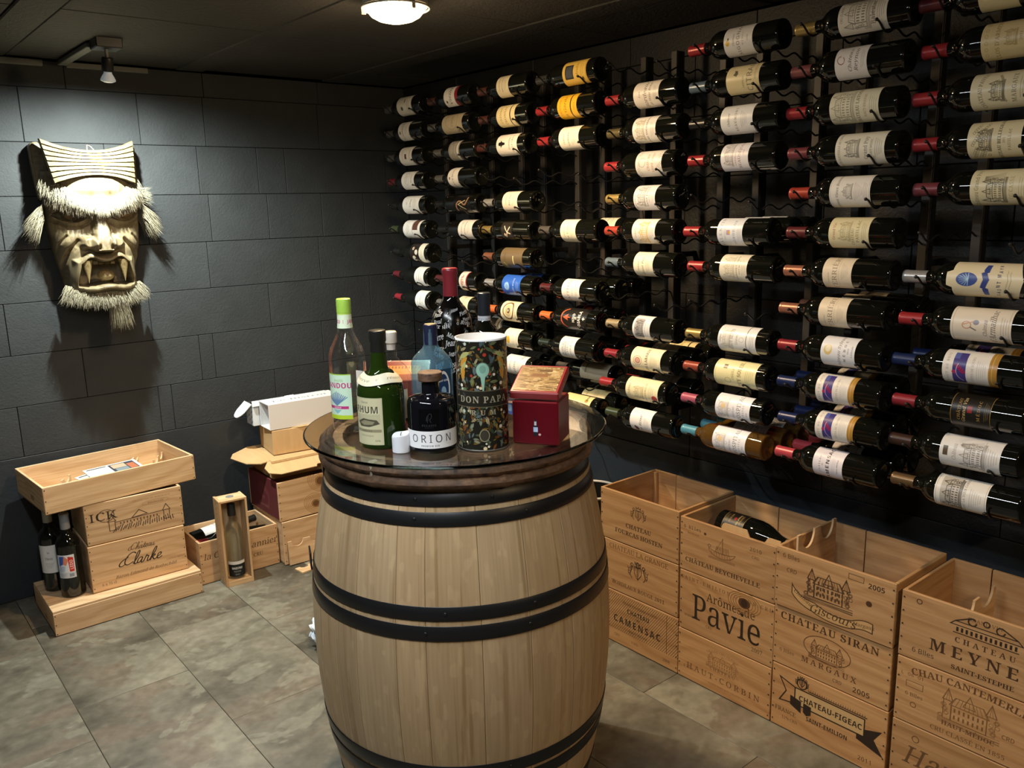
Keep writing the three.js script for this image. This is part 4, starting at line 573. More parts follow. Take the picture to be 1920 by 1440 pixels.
const CRATES = {
  fourcas: (c) => { crest(c, 50, 18, 13, B1, 0.6); text(c, 'CHATEAU', 50, 33, 6.4, { c: B3, b: true }); text(c, 'FOURCAS HOSTEN', 50, 41.5, 6.4, { c: B3, b: true }); },
  lagrange: (c) => { text(c, 'CHATEAU LA GRANGE', 50, 6.5, 7, { c: B2 }); crest(c, 50, 25, 17, B1, 0.8); text(c, 'B', 50, 17.5, 9, { c: B1, b: true }); text(c, 'BORDEAUX ROUGE 2011', 50, 44.5, 5.5, { c: B2, b: true }); text(c, '6 x 75cl', 14, 44, 3.4, { c: B2 }); },
  camensac: (c) => { for (let i = 0; i < 46; i++) line(c, 6 + i * 2.6 - 24, 40, 6 + i * 2.6 + 6, 2, 0.55, '#6d5138'); c.clearRect; rect(c, 88, 0, 12, 54, null ?? 'rgba(0,0,0,0)'); line(c, 86, 2, 86, 40, 0.5, B1); text(c, 'Grand Cru Classé en 1855', 52, 9, 3.6, { c: B1, skew: 0.2 }); text(c, 'CHATEAU', 50, 16, 6.5, { c: B3, b: true, f: 'sans-serif' }); text(c, 'DE', 50, 21, 3, { c: B3, b: true }); text(c, 'CAMENSAC', 48, 28, 9.4, { c: B3, b: true, f: 'sans-serif', ls: 1.6 }); text(c, 'HAUT-MÉDOC', 50, 36, 3.6, { c: B1 }); text(c, 'CRD', 22, 45, 3.6, { c: B2 }); text(c, '6 Btls', 46, 46, 3.4, { c: B2 }); text(c, '2008', 86, 47, 4, { c: B1 }); },
  beychevelle: (c) => { ship(c, 46, 24, 14, B2); text(c, 'CHÂTEAU BEYCHEVELLE', 46, 42, 6.3, { c: B1, b: true, sx: 0.98 }); text(c, '6 Blles', 14, 9, 4.6, { c: B1, f: 'monospace' }); text(c, 'Bordeaux', 15, 14.5, 2.8, { c: B2 }); disc(c, 28, 10.5, 1.4, '#5d4029'); text(c, '2010', 80, 10, 5, { c: B1, f: 'monospace' }); text(c, 'CRD', 80, 17, 4, { c: B2, f: 'monospace' }); },
  pavie: (c) => { text(c, 'SAINT-EMILION GRAND CRU', 50, 6, 4.4, { c: B2, ls: 1.6 }); c.save(); text(c, 'Pavie', 51, 30, 31, { c: B3, sx: 0.92 }); c.restore(); text(c, 'Arômes de', 56, 16.5, 10, { c: B3 }); text(c, '2007', 84, 45, 5, { c: B1 }); text(c, 'CRD', 34, 43, 3.6, { c: B2 }); text(c, 'BORDEAUX', 14, 40, 2.8, { c: B1 }); disc(c, 70, 9, 6, '#5a3b22', null, 0, 4.4); disc(c, 70, 9, 3.4, '#3e2917'); c.strokeStyle = '#9a7448'; c.lineWidth = 0.7; for (let i = 1; i < 5; i++) { c.beginPath(); c.ellipse(70, 9, 6 + i * 2.6, 4.4 + i * 1.2, 0, 0, 6.2832); c.stroke(); } },
  hautcorbin: (c) => { text(c, 'GRAND CRU CLASSÉ', 50, 9, 3.6, { c: '#9a7650', arc: 40 }); chateau(c, 50, 19, 34, 14, '#94704a', 2, 0.4); text(c, 'CHÂTEAU', 50, 29, 4.4, { c: B2, ls: 1 }); text(c, 'HAUT-CORBIN', 50, 38, 8.5, { c: B2, ls: 2 }); text(c, '6 Blles', 13, 40, 3.8, { c: B2 }); text(c, 'SAINT-EMILION GRAND CRU', 56, 46, 3, { c: '#94704a' }); },
  giscours: (c) => { chateau(c, 47, 23, 40, 24, B1, 1, 0.7); for (let i = 0; i < 3; i++) for (let j = 0; j < 9; j++) rect(c, 30 + j * 4, 20 + i * 4.4, 1.6, 2.6, '#5d4730'); c.strokeStyle = B1; c.lineWidth = 0.8; c.beginPath(); c.moveTo(16, 30); c.quadraticCurveTo(22, 40, 36, 40); c.quadraticCurveTo(52, 48, 68, 43); c.quadraticCurveTo(76, 38, 84, 40); c.lineTo(84, 48); c.quadraticCurveTo(76, 46, 68, 50); c.quadraticCurveTo(50, 54, 34, 48); c.quadraticCurveTo(22, 46, 16, 38); c.closePath(); c.fillStyle = '#d9b98a'; c.fill(); c.stroke(); text(c, 'Giscours', 52, 45.6, 9.5, { c: B1, skew: 0.25, rot: 0.03 }); text(c, 'Château', 26, 39, 4.6, { c: B1, skew: 0.2, rot: 0.5 }); text(c, 'Margaux', 77, 44, 4, { c: B1, skew: 0.2, rot: -0.1 }); text(c, '6 Blles', 14, 7, 5.2, { c: B1, f: 'sans-serif' }); text(c, 'CRD', 15, 19, 5, { c: B1, f: 'sans-serif' }); text(c, '2005', 85, 9, 6, { c: B1, f: 'sans-serif', b: true }); c.strokeStyle = B1; c.lineWidth = 0.4; c.strokeRect(63, 4, 12, 4.5); disc(c, 80, 24, 2.4, '#4d341f'); },
  siran: (c) => { text(c, 'CHATEAU SIRAN', 48, 8, 9, { c: B1, b: true, ls: 0.6 }); disc(c, 48, 25, 20, null, B2, 0.7, 11); chateau(c, 48, 26, 30, 15, B2, 1, 0.5); text(c, 'MARGAUX', 50, 40, 7, { c: B2, ls: 1.6, b: true }); text(c, '6 Blles', 13, 40, 4.4, { c: B2 }); text(c, 'CRD', 58, 47.5, 4.4, { c: B2, f: 'monospace' }); text(c, '2005', 78, 48, 6, { c: B1, f: 'monospace', b: true }); },
  figeac: (c) => { poly(c, [[22, 14], [82, 14], [82, 28], [22, 28]], '#e2c79a', B3, 1); poly(c, [[22, 14], [8, 10], [14, 20], [8, 30], [22, 28]], null, B3, 1); poly(c, [[82, 22], [96, 18], [90, 27], [98, 38], [76, 32], [76, 28], [82, 28]], B3); poly(c, [[18, 22], [28, 24], [28, 34], [18, 30]], B3); poly(c, [[30, 24], [37, 25], [37, 32], [33, 34], [30, 32]], B3); line(c, 34, 12.5, 84, 12.5, 0.7, B3); for (let i = 0; i < 25; i++) line(c, 34 + i * 2, 12, 34 + i * 2, 10.6, 0.4, B3); disc(c, 28, 9, 4, null, B3, 0.8); crest(c, 28, 8, 8, B3, 0.6); text(c, 'CHATEAU-FIGEAC', 53, 21.4, 6.6, { c: B3, b: true, f: 'sans-serif' }); text(c, 'SAINT-EMILION', 51, 36, 4.8, { c: B3, b: true, f: 'sans-serif' }); text(c, 'FRANCE', 14, 38, 5, { c: B1 }); text(c, '12% CRD', 18, 44, 3.4, { c: B2 }); text(c, '2011', 84, 46.5, 5, { c: B1, f: 'monospace' }); },
  meyney: (c) => { text(c, 'GRAND VIN', 57, 6.5, 4, { c: B2 }); poly(c, [[38, 11], [78, 11], [81, 14], [35, 14]], null, B3, 0.7); line(c, 37, 20, 79, 20, 0.7, B3); for (let i = 0; i < 13; i++) rect(c, 39 + i * 3.1, 15.4, 1.5, 3.4, B3); c.strokeStyle = B3; c.lineWidth = 1; for (const s of [-1, 1]) { c.beginPath(); c.arc(58 + s * 9, 8.4, 2.6, 0, 5.6); c.stroke(); line(c, 58 + s * 20, 11, 58 + s * 10, 5.8, 0.9, B3); } disc(c, 58, 6.6, 2, null, B3, 0.8); text(c, 'CHATEAU', 58, 25.5, 5.6, { c: B1, ls: 1.8, b: true }); text(c, 'MEYNEY', 57, 36, 12.5, { c: B1, b: true, ls: 3 }); text(c, 'SAINT-ESTEPHE', 58, 47.5, 5, { c: B3, b: true }); text(c, '6 Blles', 18, 45.5, 5.4, { c: B1, f: 'sans-serif' }); disc(c, 13, 6, 1.8, null, B1, 0.6); c.strokeStyle = B1; c.lineWidth = 0.4; c.strokeRect(90, 5, 8, 4); },
  cantemerle: (c) => { text(c, 'CHAU CANTEMERLE', 50, 5.5, 7.6, { c: B2, b: true, arc: 190 }); chateau(c, 52, 24, 40, 25, '#8a6744', 2, 0.6); text(c, 'HAUT-MÉDOC', 52, 40.5, 5, { c: B2, b: true }); text(c, 'CRU CLASSÉ EN 1855', 52, 48, 5, { c: B2 }); text(c, 'L 06 01', 12, 13, 4, { c: B2, f: 'monospace' }); c.strokeStyle = B2; c.lineWidth = 0.4; c.strokeRect(8, 18, 12, 5); text(c, '6 Blles', 14, 29, 4.2, { c: B2 }); text(c, 'CRD  2009', 86, 32, 4.6, { c: B2, f: 'monospace' }); disc(c, 14, 37, 2, null, B2, 0.5); },
  haut: (c) => { text(c, 'Haut', 34, 24, 20, { c: '#6d5238', skew: 0.3 }); text(c, 'Léoville', 64, 28, 15, { c: '#6d5238', skew: 0.3 }); text(c, 'SAINT-JULIEN', 55, 42, 5, { c: B2 }); disc(c, 18, 10, 2.4, null, B2, 0.6); text(c, '2010', 86, 48, 5, { c: B2 }); },
  lck: (c) => { text(c, 'ICK', 18, 19, 15, { c: B3, sx: 1.1 }); disc(c, 21, 19, 8, null, B3, 0.7); text(c, 'GRAND VIN DE BORDEAUX', 68, 8, 3, { c: '#97744f' }); disc(c, 72, 14, 14, null, '#97744f', 0.4, 3); text(c, 'Péninsule', 72, 14, 3.6, { c: B2 }); c.strokeStyle = B1; c.lineWidth = 0.8; for (const x of [26, 82]) { c.strokeRect(x - 3, 28, 6, 12); poly(c, [[x - 4, 28], [x, 20], [x + 4, 28]], null, B1, 0.8); } poly(c, [[46, 29], [54, 20], [62, 27]], null, B1, 0.9); line(c, 29, 30, 79, 28, 0.8, B1); for (let i = 0; i < 26; i++) line(c, 26 + i * 2.5, 43 - (i % 3), 30 + i * 2.3, 37 - (i % 4), 0.9, B1); for (let i = 0; i < 12; i++) rect(c, 34 + i * 3.4, 31, 1, 3, B1); text(c, 'BEYREL', 93, 37, 2.8, { c: B2 }); },
  clarke: (c) => { penText(c, 'Chateau', 54, 15, 3.5, B1, 0.12); line(c, 53, 8.5, 54.4, 7.6, 0.4, B1); line(c, 54.4, 7.6, 55.4, 8.5, 0.4, B1); penText(c, 'Clarke', 52, 32, 6.6, B3, 0.13); text(c, 'Baron Edmond de Rothschild', 56, 42, 4.6, { c: B1, skew: 0.35 }); text(c, '6 x 75 cl', 17, 47, 3.8, { c: B1 }); text(c, 'LISTRAC-MÉDOC', 88, 36, 2.6, { c: B2 }); },
  meunier: (c) => { text(c, 'la Cave de Lannier', 52, 20, 10.5, { c: B1, skew: 0.2 }); text(c, 'GRAND CRU', 60, 34, 6.4, { c: B3 }); },
  redside: (c) => { rect(c, 0, 0, 100, 54, '#5e1c22'); c.strokeStyle = '#8d4a48'; c.lineWidth = 0.6; for (let i = 0; i < 9; i++) { c.beginPath(); c.ellipse(50, 27, 5 + i * 2.2, 3 + i * 1.5, 0.4, i * 0.5, 3.6 + i * 0.5); c.stroke(); } text(c, 'Rhum Vieux', 50, 43, 6, { c: '#a06a62', skew: 0.3 }); },
  traysmall: (c) => { text(c, 'CHÂTEAU', 50, 16, 7, { c: B2 }); text(c, 'GRAND VIN', 50, 28, 6, { c: '#97744f' }); rect(c, 52, 35, 12, 9, '#8a6a48'); text(c, '2012', 58, 40, 5, { c: '#e0c79b' }); },
  maestro: (c) => { text(c, 'MAESTRO TEQUILERO', 54, 27, 9.4, { c: '#7b6a4c', ls: 0.6 }); c.strokeStyle = '#8d7b5b'; c.lineWidth = 0.7; c.strokeRect(3, 12, 94, 30); disc(c, 7.5, 27, 3.6, null, '#8d7b5b', 0.9); },
  knotty: (c) => { for (const [x, y, r] of [[58, 10, 5], [50, 40, 4]]) { disc(c, x, y, r * 1.5, '#9a7346'); disc(c, x, y, r, '#6b4a2b'); c.strokeStyle = '#a98256'; c.lineWidth = 0.8; for (let i = 1; i < 6; i++) { c.beginPath(); c.ellipse(x, y, r + i * 2.6, r * 0.9 + i * 1.9, 0.6, 0, 6.2832); c.stroke(); } } },
};
const CW = 512, CH = 276, crateCanvas = makeCanvas(2048, 2048), crateCell = {};
{
  const c = crateCanvas.getContext('2d'), img = c.createImageData(2048, 2048), d = img.data, col = [0, 0, 0];
  for (let y = 0; y < 2048; y++) {
    const row = Math.floor(y / CH); for (let x = 0; x < 2048; x++) {
      const cx = Math.floor(x / CW), k = cx + row * 4, s = 0.93 + ((k * 37) % 11) * 0.012;
      pine((x % CW) / 1500 + k * 0.37, (y % CH) / 1500 + k * 0.61, 64, 64, col, 24); const i = (y * 2048 + x) * 4;
      d[i] = col[0] * s; d[i + 1] = col[1] * s * (0.985 - (k % 3) * 0.012); d[i + 2] = col[2] * s * (0.97 - (k % 3) * 0.03); d[i + 3] = 255;
    }
  }
  c.putImageData(img, 0, 0);
  Object.keys(CRATES).forEach((k, i) => {
    const x = (i % 4) * CW, y = Math.floor(i / 4) * CH;
    c.save(); c.beginPath(); c.rect(x, y, CW, CH); c.clip(); c.translate(x, y); c.scale(CW / 100, CH / 54); c.globalAlpha = 0.95; CRATES[k](c); c.restore();
    crateCell[k] = [(x + 2) / 2048, 1 - (y + CH - 2) / 2048, (x + CW - 2) / 2048, 1 - (y + 2) / 2048];
  });
}
const crateTex = canvasTex(crateCanvas);
const crateMat = std(lin(0.98, 0.97, 0.95), 0.6, { map: crateTex });      // fresh pale pine
const crateMatAged = std(lin(0.82, 0.7, 0.55), 0.6, { map: crateTex }); // older, honey-coloured pine
const pineAged = [[0.84, 0.73, 0.58], [0.78, 0.66, 0.5], [0.8, 0.69, 0.54]].map((k) => std(lin(...k), 0.62, { map: pineMap, bumpMap: pineBump, bumpScale: 0.0004 }));
function planarUV(g, cell, axis = 'z', flip = false) { // print spread over the face that looks along +axis
  g.computeBoundingBox(); const b = g.boundingBox, p = g.attributes.position, uv = new Float32Array(p.count * 2);
  for (let i = 0; i < p.count; i++) { let s = axis === 'z' ? (p.getX(i) - b.min.x) / (b.max.x - b.min.x) : (b.max.z - p.getZ(i)) / (b.max.z - b.min.z); if (flip) s = 1 - s; const t = (p.getY(i) - b.min.y) / (b.max.y - b.min.y); uv[i * 2] = lerp(cell[0], cell[2], s); uv[i * 2 + 1] = lerp(cell[1], cell[3], t); }
  g.setAttribute('uv', new THREE.BufferAttribute(uv, 2)); return g;
}
const nailGeo = (() => { const g = new THREE.CylinderGeometry(0.0021, 0.0021, 0.002, 7); g.rotateX(Math.PI / 2); return g; })();
// a crate in its own axes: front looks to +z, x to the right, origin at the middle of its underside
function crate(t, w, h, d, print, o = {}) {
  const th = 0.009, wm = o.mat ?? pick(pineMats), bh = h - th;
  mesh('bottom_board', uvBox(chamferBox(w - 0.006, th, d - 0.006, 0.001, 0, th / 2, 0), 'x', rr(0, 3), rr(0, 3)), wm, t);
  const fh = h - 0.003, fg = chamferBox(w, fh, th, 0.0012, 0, 0.003 + fh / 2, d / 2 - th / 2 + 0.0015);
  mesh('front_panel', print ? planarUV(fg, crateCell[print]) : uvBox(fg, 'x', rr(0, 3), rr(0, 3)), print ? o.face ?? crateMat : wm, t);
  if (o.split) { // back made of two boards with an open joint
    const k = o.split; for (const [a, b] of [[0, k], [k, 1]]) mesh('back_board', uvBox(chamferBox(w * (b - a) - 0.003, bh, th, 0.001, -w / 2 + w * (a + b) / 2, th + bh / 2, -d / 2 + th / 2), 'x', rr(0, 3), rr(0, 3)), wm, t);
  } else mesh('back_panel', uvBox(chamferBox(w, bh, th, 0.001, 0, th + bh / 2, -d / 2 + th / 2), 'x', rr(0, 3), rr(0, 3)), wm, t);
  for (const s of [-1, 1]) { const g = chamferBox(th, bh, d - 2 * th, 0.001, s * (w / 2 - th / 2), th + bh / 2, 0); const pr = s < 0 ? o.leftPrint : null; mesh('side_panel', pr ? planarUV(g, crateCell[pr], 'x', true) : uvBox(g, 'z', rr(0, 3), rr(0, 3)), pr ? crateMat : wm, t); }
  const ng = []; for (const s of [-1, 1]) for (let i = 0; i < (o.nails ?? 5); i++) ng.push(at(nailGeo.clone(), s * (w / 2 - 0.006), h * (0.1 + 0.8 * i / ((o.nails ?? 5) - 1)), d / 2 + 0.0017));
  mesh('nail_heads', merge(ng), darkNail, t).userData.kind = 'stuff';
  if (o.lid) mesh('lid', uvBox(chamferBox(w - 0.001, th, d - 0.001, 0.001, 0, h + th / 2, 0), 'x', rr(0, 3), rr(0, 3)), wm, t);
  if (o.cleats) for (const s of [-1, 1]) mesh('corner_cleat', uvBox(chamferBox(0.012, bh - 0.01, 0.012, 0.001, s * (w / 2 - 0.016), th + bh / 2, -d / 2 + 0.016), 'y'), wm, t);
}
// a thin slotted divider with rounded cut-outs for bottles, its edge runs along +x
function dividerGeo(len, hh, n, r, th = 0.006) {
  const s = new THREE.Shape(); s.moveTo(0, 0); s.lineTo(len, 0); s.lineTo(len, hh); const step = len / n;
  for (let i = n - 1; i >= 0; i--) { const cx = step * (i + 0.5); s.lineTo(cx + r, hh); s.absarc(cx, hh, r, 0, Math.PI, true); }
  s.lineTo(0, hh); s.closePath();
  const g = new THREE.ExtrudeGeometry(s, { depth: th, bevelEnabled: false, curveSegments: 10 }); return uvBox(g, 'x', rr(0, 3), rr(0, 3));
}
{ // three-high stacks along the bottle wall; the fronts look towards -x
  const rows = [
    [1.936, [['camensac', 'hatched panel of block letters', 0.194], ['lagrange', 'two beasts and letter B', 0.182], ['fourcas', 'small coat of arms', 0.178]]],
    [2.281, [['hautcorbin', 'faint house and spaced lettering', 0.169], ['pavie', 'very large lettering and dark knot', 0.2], ['beychevelle', 'sailing ship', 0.175]]],
    [2.624, [['figeac', 'ribbon banner in black', 0.196], ['siran', 'oval medallion', 0.18], ['giscours', 'mansion over a curling ribbon', 0.178]]],
    [2.976, [['haut', 'faint script lettering', 0.191], ['cantemerle', 'turreted castle', 0.176], ['meyney', 'pediment and bold capitals', 0.178]]],
  ];
  const place = ['nearest the barrel', 'second from barrel', 'third from barrel', 'fourth from barrel'], lvl = ['bottom of', 'middle of', 'open top of'];
  rows.forEach(([z, list], i) => {
    let y = 0;
    list.forEach(([key, words, h], j) => {
      const t = thing('wine_crate', `crate branded with ${words}, ${lvl[j]} stack ${place[i]}`, 'crate', [-0.42 + 0.14 - (j === 2 && i === 2 ? 0.006 : 0), y, z + rr(-0.002, 0.002)], -Math.PI / 2, 'branded wine crates under the bottle wall');
      crate(t, 0.34, h - 0.0005, 0.28, key, { mat: pineAged[(i + j * 2) % 3], face: crateMatAged, split: j === 2 ? [0.3, 0.5, 0.34, 0.3][i] : 0, cleats: j === 2 && i === 0 });
      if (key === 'giscours') { const g = dividerGeo(0.2, 0.13, 2, 0.034); const m = mesh('bottle_divider', g, pineMats[0], t); m.position.set(-0.135, 0.02, 0.1); m.rotation.y = Math.PI / 2; m.scale.set(1, 1.42, 1); }
      if (key === 'meyney') { const m = mesh('bottle_divider', dividerGeo(0.22, 0.14, 2, 0.04), pineMats[0], t); m.position.set(-0.05, 0.012, 0.12); m.rotation.y = Math.PI / 2; const n = mesh('bottle_divider', dividerGeo(0.1, 0.15, 1, 0.03), pineMats[0], t); n.position.set(-0.155, 0.012, 0.115); }
      if (key === 'beychevelle') { const m = mesh('paper_insert', (() => { const s = new THREE.Shape(); s.moveTo(0, 0); s.lineTo(0.2, 0); s.lineTo(0.2, 0.048); s.lineTo(0.165, 0.048); s.quadraticCurveTo(0.158, 0.048, 0.154, 0.036); s.quadraticCurveTo(0.13, 0.01, 0.1, 0.03); s.lineTo(0.088, 0.05); s.lineTo(0.012, 0.05); s.quadraticCurveTo(0, 0.048, 0, 0.03); s.closePath(); return new THREE.ExtrudeGeometry(s, { depth: 0.003, bevelEnabled: false }); })(), cardMat, t); m.position.set(-0.035, 0.135, 0.118); m.rotation.x = -0.12; }
      y += h;
    });
  });
  // bottle lying in the open ship crate
  const b = thing('wine_bottle', 'large dark bottle lying in the open crate branded with a ship', 'wine bottle', [-0.268, 0.487, 2.155], 0);
  b.quaternion.setFromRotationMatrix(new THREE.Matrix4().makeBasis(V3(0.5, 0.866, 0), V3(0, 0, 1), V3(0.866, -0.5, 0)).multiply(new THREE.Matrix4().makeRotationY(2.6)));
  b.scale.set(1.22, 0.93, 1.22); mesh('glass_body', bodyGeo.burgundy, darkGlass, b); mesh('capsule', capGeo[0.055], CAPS.gold[0], b); mesh('label', labelGeo(labelCell.blackgold, 0.03, 0.11, 1.6, 0.041), labelMat, b);
}
// ---------------------------------------------------------------- the barrel
const BX = -1.218, BZ = 2.05, BH = 0.96, GY = 0.98;
const barrelR = (y) => 0.375 - 0.075 * Math.pow(Math.abs((y - BH / 2) / (BH / 2)), 2);
{
  const t = thing('wine_barrel', 'oak wine barrel with black iron hoops used as a table', 'barrel', [BX, 0, BZ]);
  const N = 26; let a0 = 0.1; const ws = []; let sum = 0; for (let i = 0; i < N; i++) { const w = rr(0.7, 1.25); ws.push(w); sum += w; }
  for (let i = 0; i < N; i++) {
    const da = ws[i] / sum * Math.PI * 2, g0 = a0 + 0.0012, g1 = a0 + da - 0.0012, ny = 18, pos = [], uv = [], idx = [];
    const cols = [[g0, -0.024], [g0, -0.0008], [g0 + 0.004, 0], [lerp(g0, g1, 0.35), 0], [lerp(g0, g1, 0.65), 0], [g1 - 0.004, 0], [g1, -0.0008], [g1, -0.024]], ou = rr(0, 4), ov = rr(0, 4);
    for (let j = 0; j <= ny; j++) { const y = BH * j / ny, R = barrelR(y); cols.forEach(([a, dr]) => { pos.push(Math.sin(a) * (R + dr), y, Math.cos(a) * (R + dr)); uv.push(y * 0.9 + ou, (a - a0) * 0.36 * 1.6 + ov); }); }
    const n = cols.length; for (let j = 0; j < ny; j++) for (let k = 0; k + 1 < n; k++) { const p = j * n + k, q = p + n; idx.push(p, p + 1, q + 1, p, q + 1, q); }
    { const p = ny * n; idx.push(p, p + 1, p + 6, p, p + 6, p + 7); for (let k = 1; k < 5; k++) idx.push(p + k, p + k + 1, p + 6); }
    const g = new THREE.BufferGeometry(); g.setAttribute('position', new THREE.Float32BufferAttribute(pos, 3)); g.setAttribute('uv', new THREE.Float32BufferAttribute(uv, 2)); g.setIndex(idx); g.computeVertexNormals();
    mesh('stave', toCreasedNormals(g, 0.5), oakMats[i % 3 === 0 ? 0 : Math.floor(rnd() * 5)], t);
    a0 += da;
  }
  const head = lathe([[0, 0.91], [barrelR(0.93) - 0.02, 0.91], [barrelR(0.93) - 0.02, 0.93], [0, 0.93]], 48); mesh('barrel_head', head, std(lin(0.75, 0.72, 0.7), 0.6, { map: barkMap }), t);
  for (const [y0, y1] of [[0.879, 0.907], [0.838, 0.867], [0.639, 0.669], [0.5945, 0.6265], [0.255, 0.287], [0.213, 0.245], [0.095, 0.124], [0.055, 0.084]]) {
    const th = 0.0022; mesh('iron_hoop', lathe([[barrelR(y0) - 0.003, y0], [barrelR(y0) + th, y0], [barrelR((y0 + y1) / 2) + th, (y0 + y1) / 2], [barrelR(y1) + th, y1], [barrelR(y1) - 0.003, y1]].map(([r, y]) => [r, y]), 96), blackIron, t);
    for (const a of [-0.62 + rr(-0.35, 0.1), -0.62 + rr(0.1, 0.5)]) { const rv = new THREE.SphereGeometry(0.0045, 8, 6); rv.scale(1, 1, 0.5); rv.translate(0, (y0 + y1) / 2, barrelR((y0 + y1) / 2) + th); rv.rotateY(a); mesh('rivet', rv, blackIron, t); }
  }
  // overlapping hoop ends on the left
  for (const [y, a] of [[0.655, -2.12], [0.895, -2.12]]) { const g = chamferBox(0.05, 0.045, 0.004, 0.001); g.rotateY(0.16); g.translate(0, y, barrelR(y) + 0.009); g.rotateY(a); mesh('hoop_end', g, blackIron, t); }
  // split chestnut hoops round the rim: bark-covered rods with knots
  for (const [R, y, r0] of [[0.317, 0.949, 0.0125], [0.322, 0.926, 0.0125], [0.308, 0.958, 0.0095]]) {
    const n = 120, m = 10, pos = [], uv = [], idx = [], ph = rr(0, 6);
    for (let i = 0; i <= n; i++) for (let j = 0; j <= m; j++) {
      const a = i / n * 6.28318, b = j / m * 6.28318, k = fbm(i / n * 12, ph, 12, 64, 2), kn = Math.pow(Math.max(0, Math.sin(a * 7 + ph)), 24) * 0.0035, r = r0 * (0.86 + 0.28 * k) + kn, w = Math.sin(a * 3 + ph) * 0.0022;
      pos.push(Math.sin(a) * (R + Math.cos(b) * r), y + w + Math.sin(b) * r, Math.cos(a) * (R + Math.cos(b) * r)); uv.push(a * 1.2, b / 6.28 * 0.4 + ph);
    }
    for (let i = 0; i < n; i++) for (let j = 0; j < m; j++) { const p = i * (m + 1) + j, q = p + m + 1; idx.push(p, q, q + 1, p, q + 1, p + 1); }
    const g = new THREE.BufferGeometry(); g.setAttribute('position', new THREE.Float32BufferAttribute(pos, 3)); g.setAttribute('uv', new THREE.Float32BufferAttribute(uv, 2)); g.setIndex(idx); g.computeVertexNormals();
    mesh('wooden_hoop', g, barkMat, t);
  }
  mesh('hoop_binding', at(chamferBox(0.02, 0.05, 0.012, 0.002), -0.3, 0.94, 0.11), std(lin(0.55, 0.5, 0.4), 0.7), t);

  const gl = thing('glass_top', 'round clear glass top lying on the oak barrel', 'table top', [BX, GY - 0.008, BZ]);
  mesh('glass_plate', lathe([[0, 0], [0.363, 0], [0.367, 0.0025], [0.367, 0.0055], [0.363, 0.008], [0, 0.008]], 96), phys(lin(1, 1, 1), 0.01, { transmission: 1, thickness: 0.008, ior: 1.5, attenuationColor: lin(0.72, 0.86, 0.78), attenuationDistance: 0.1 }), gl);
}
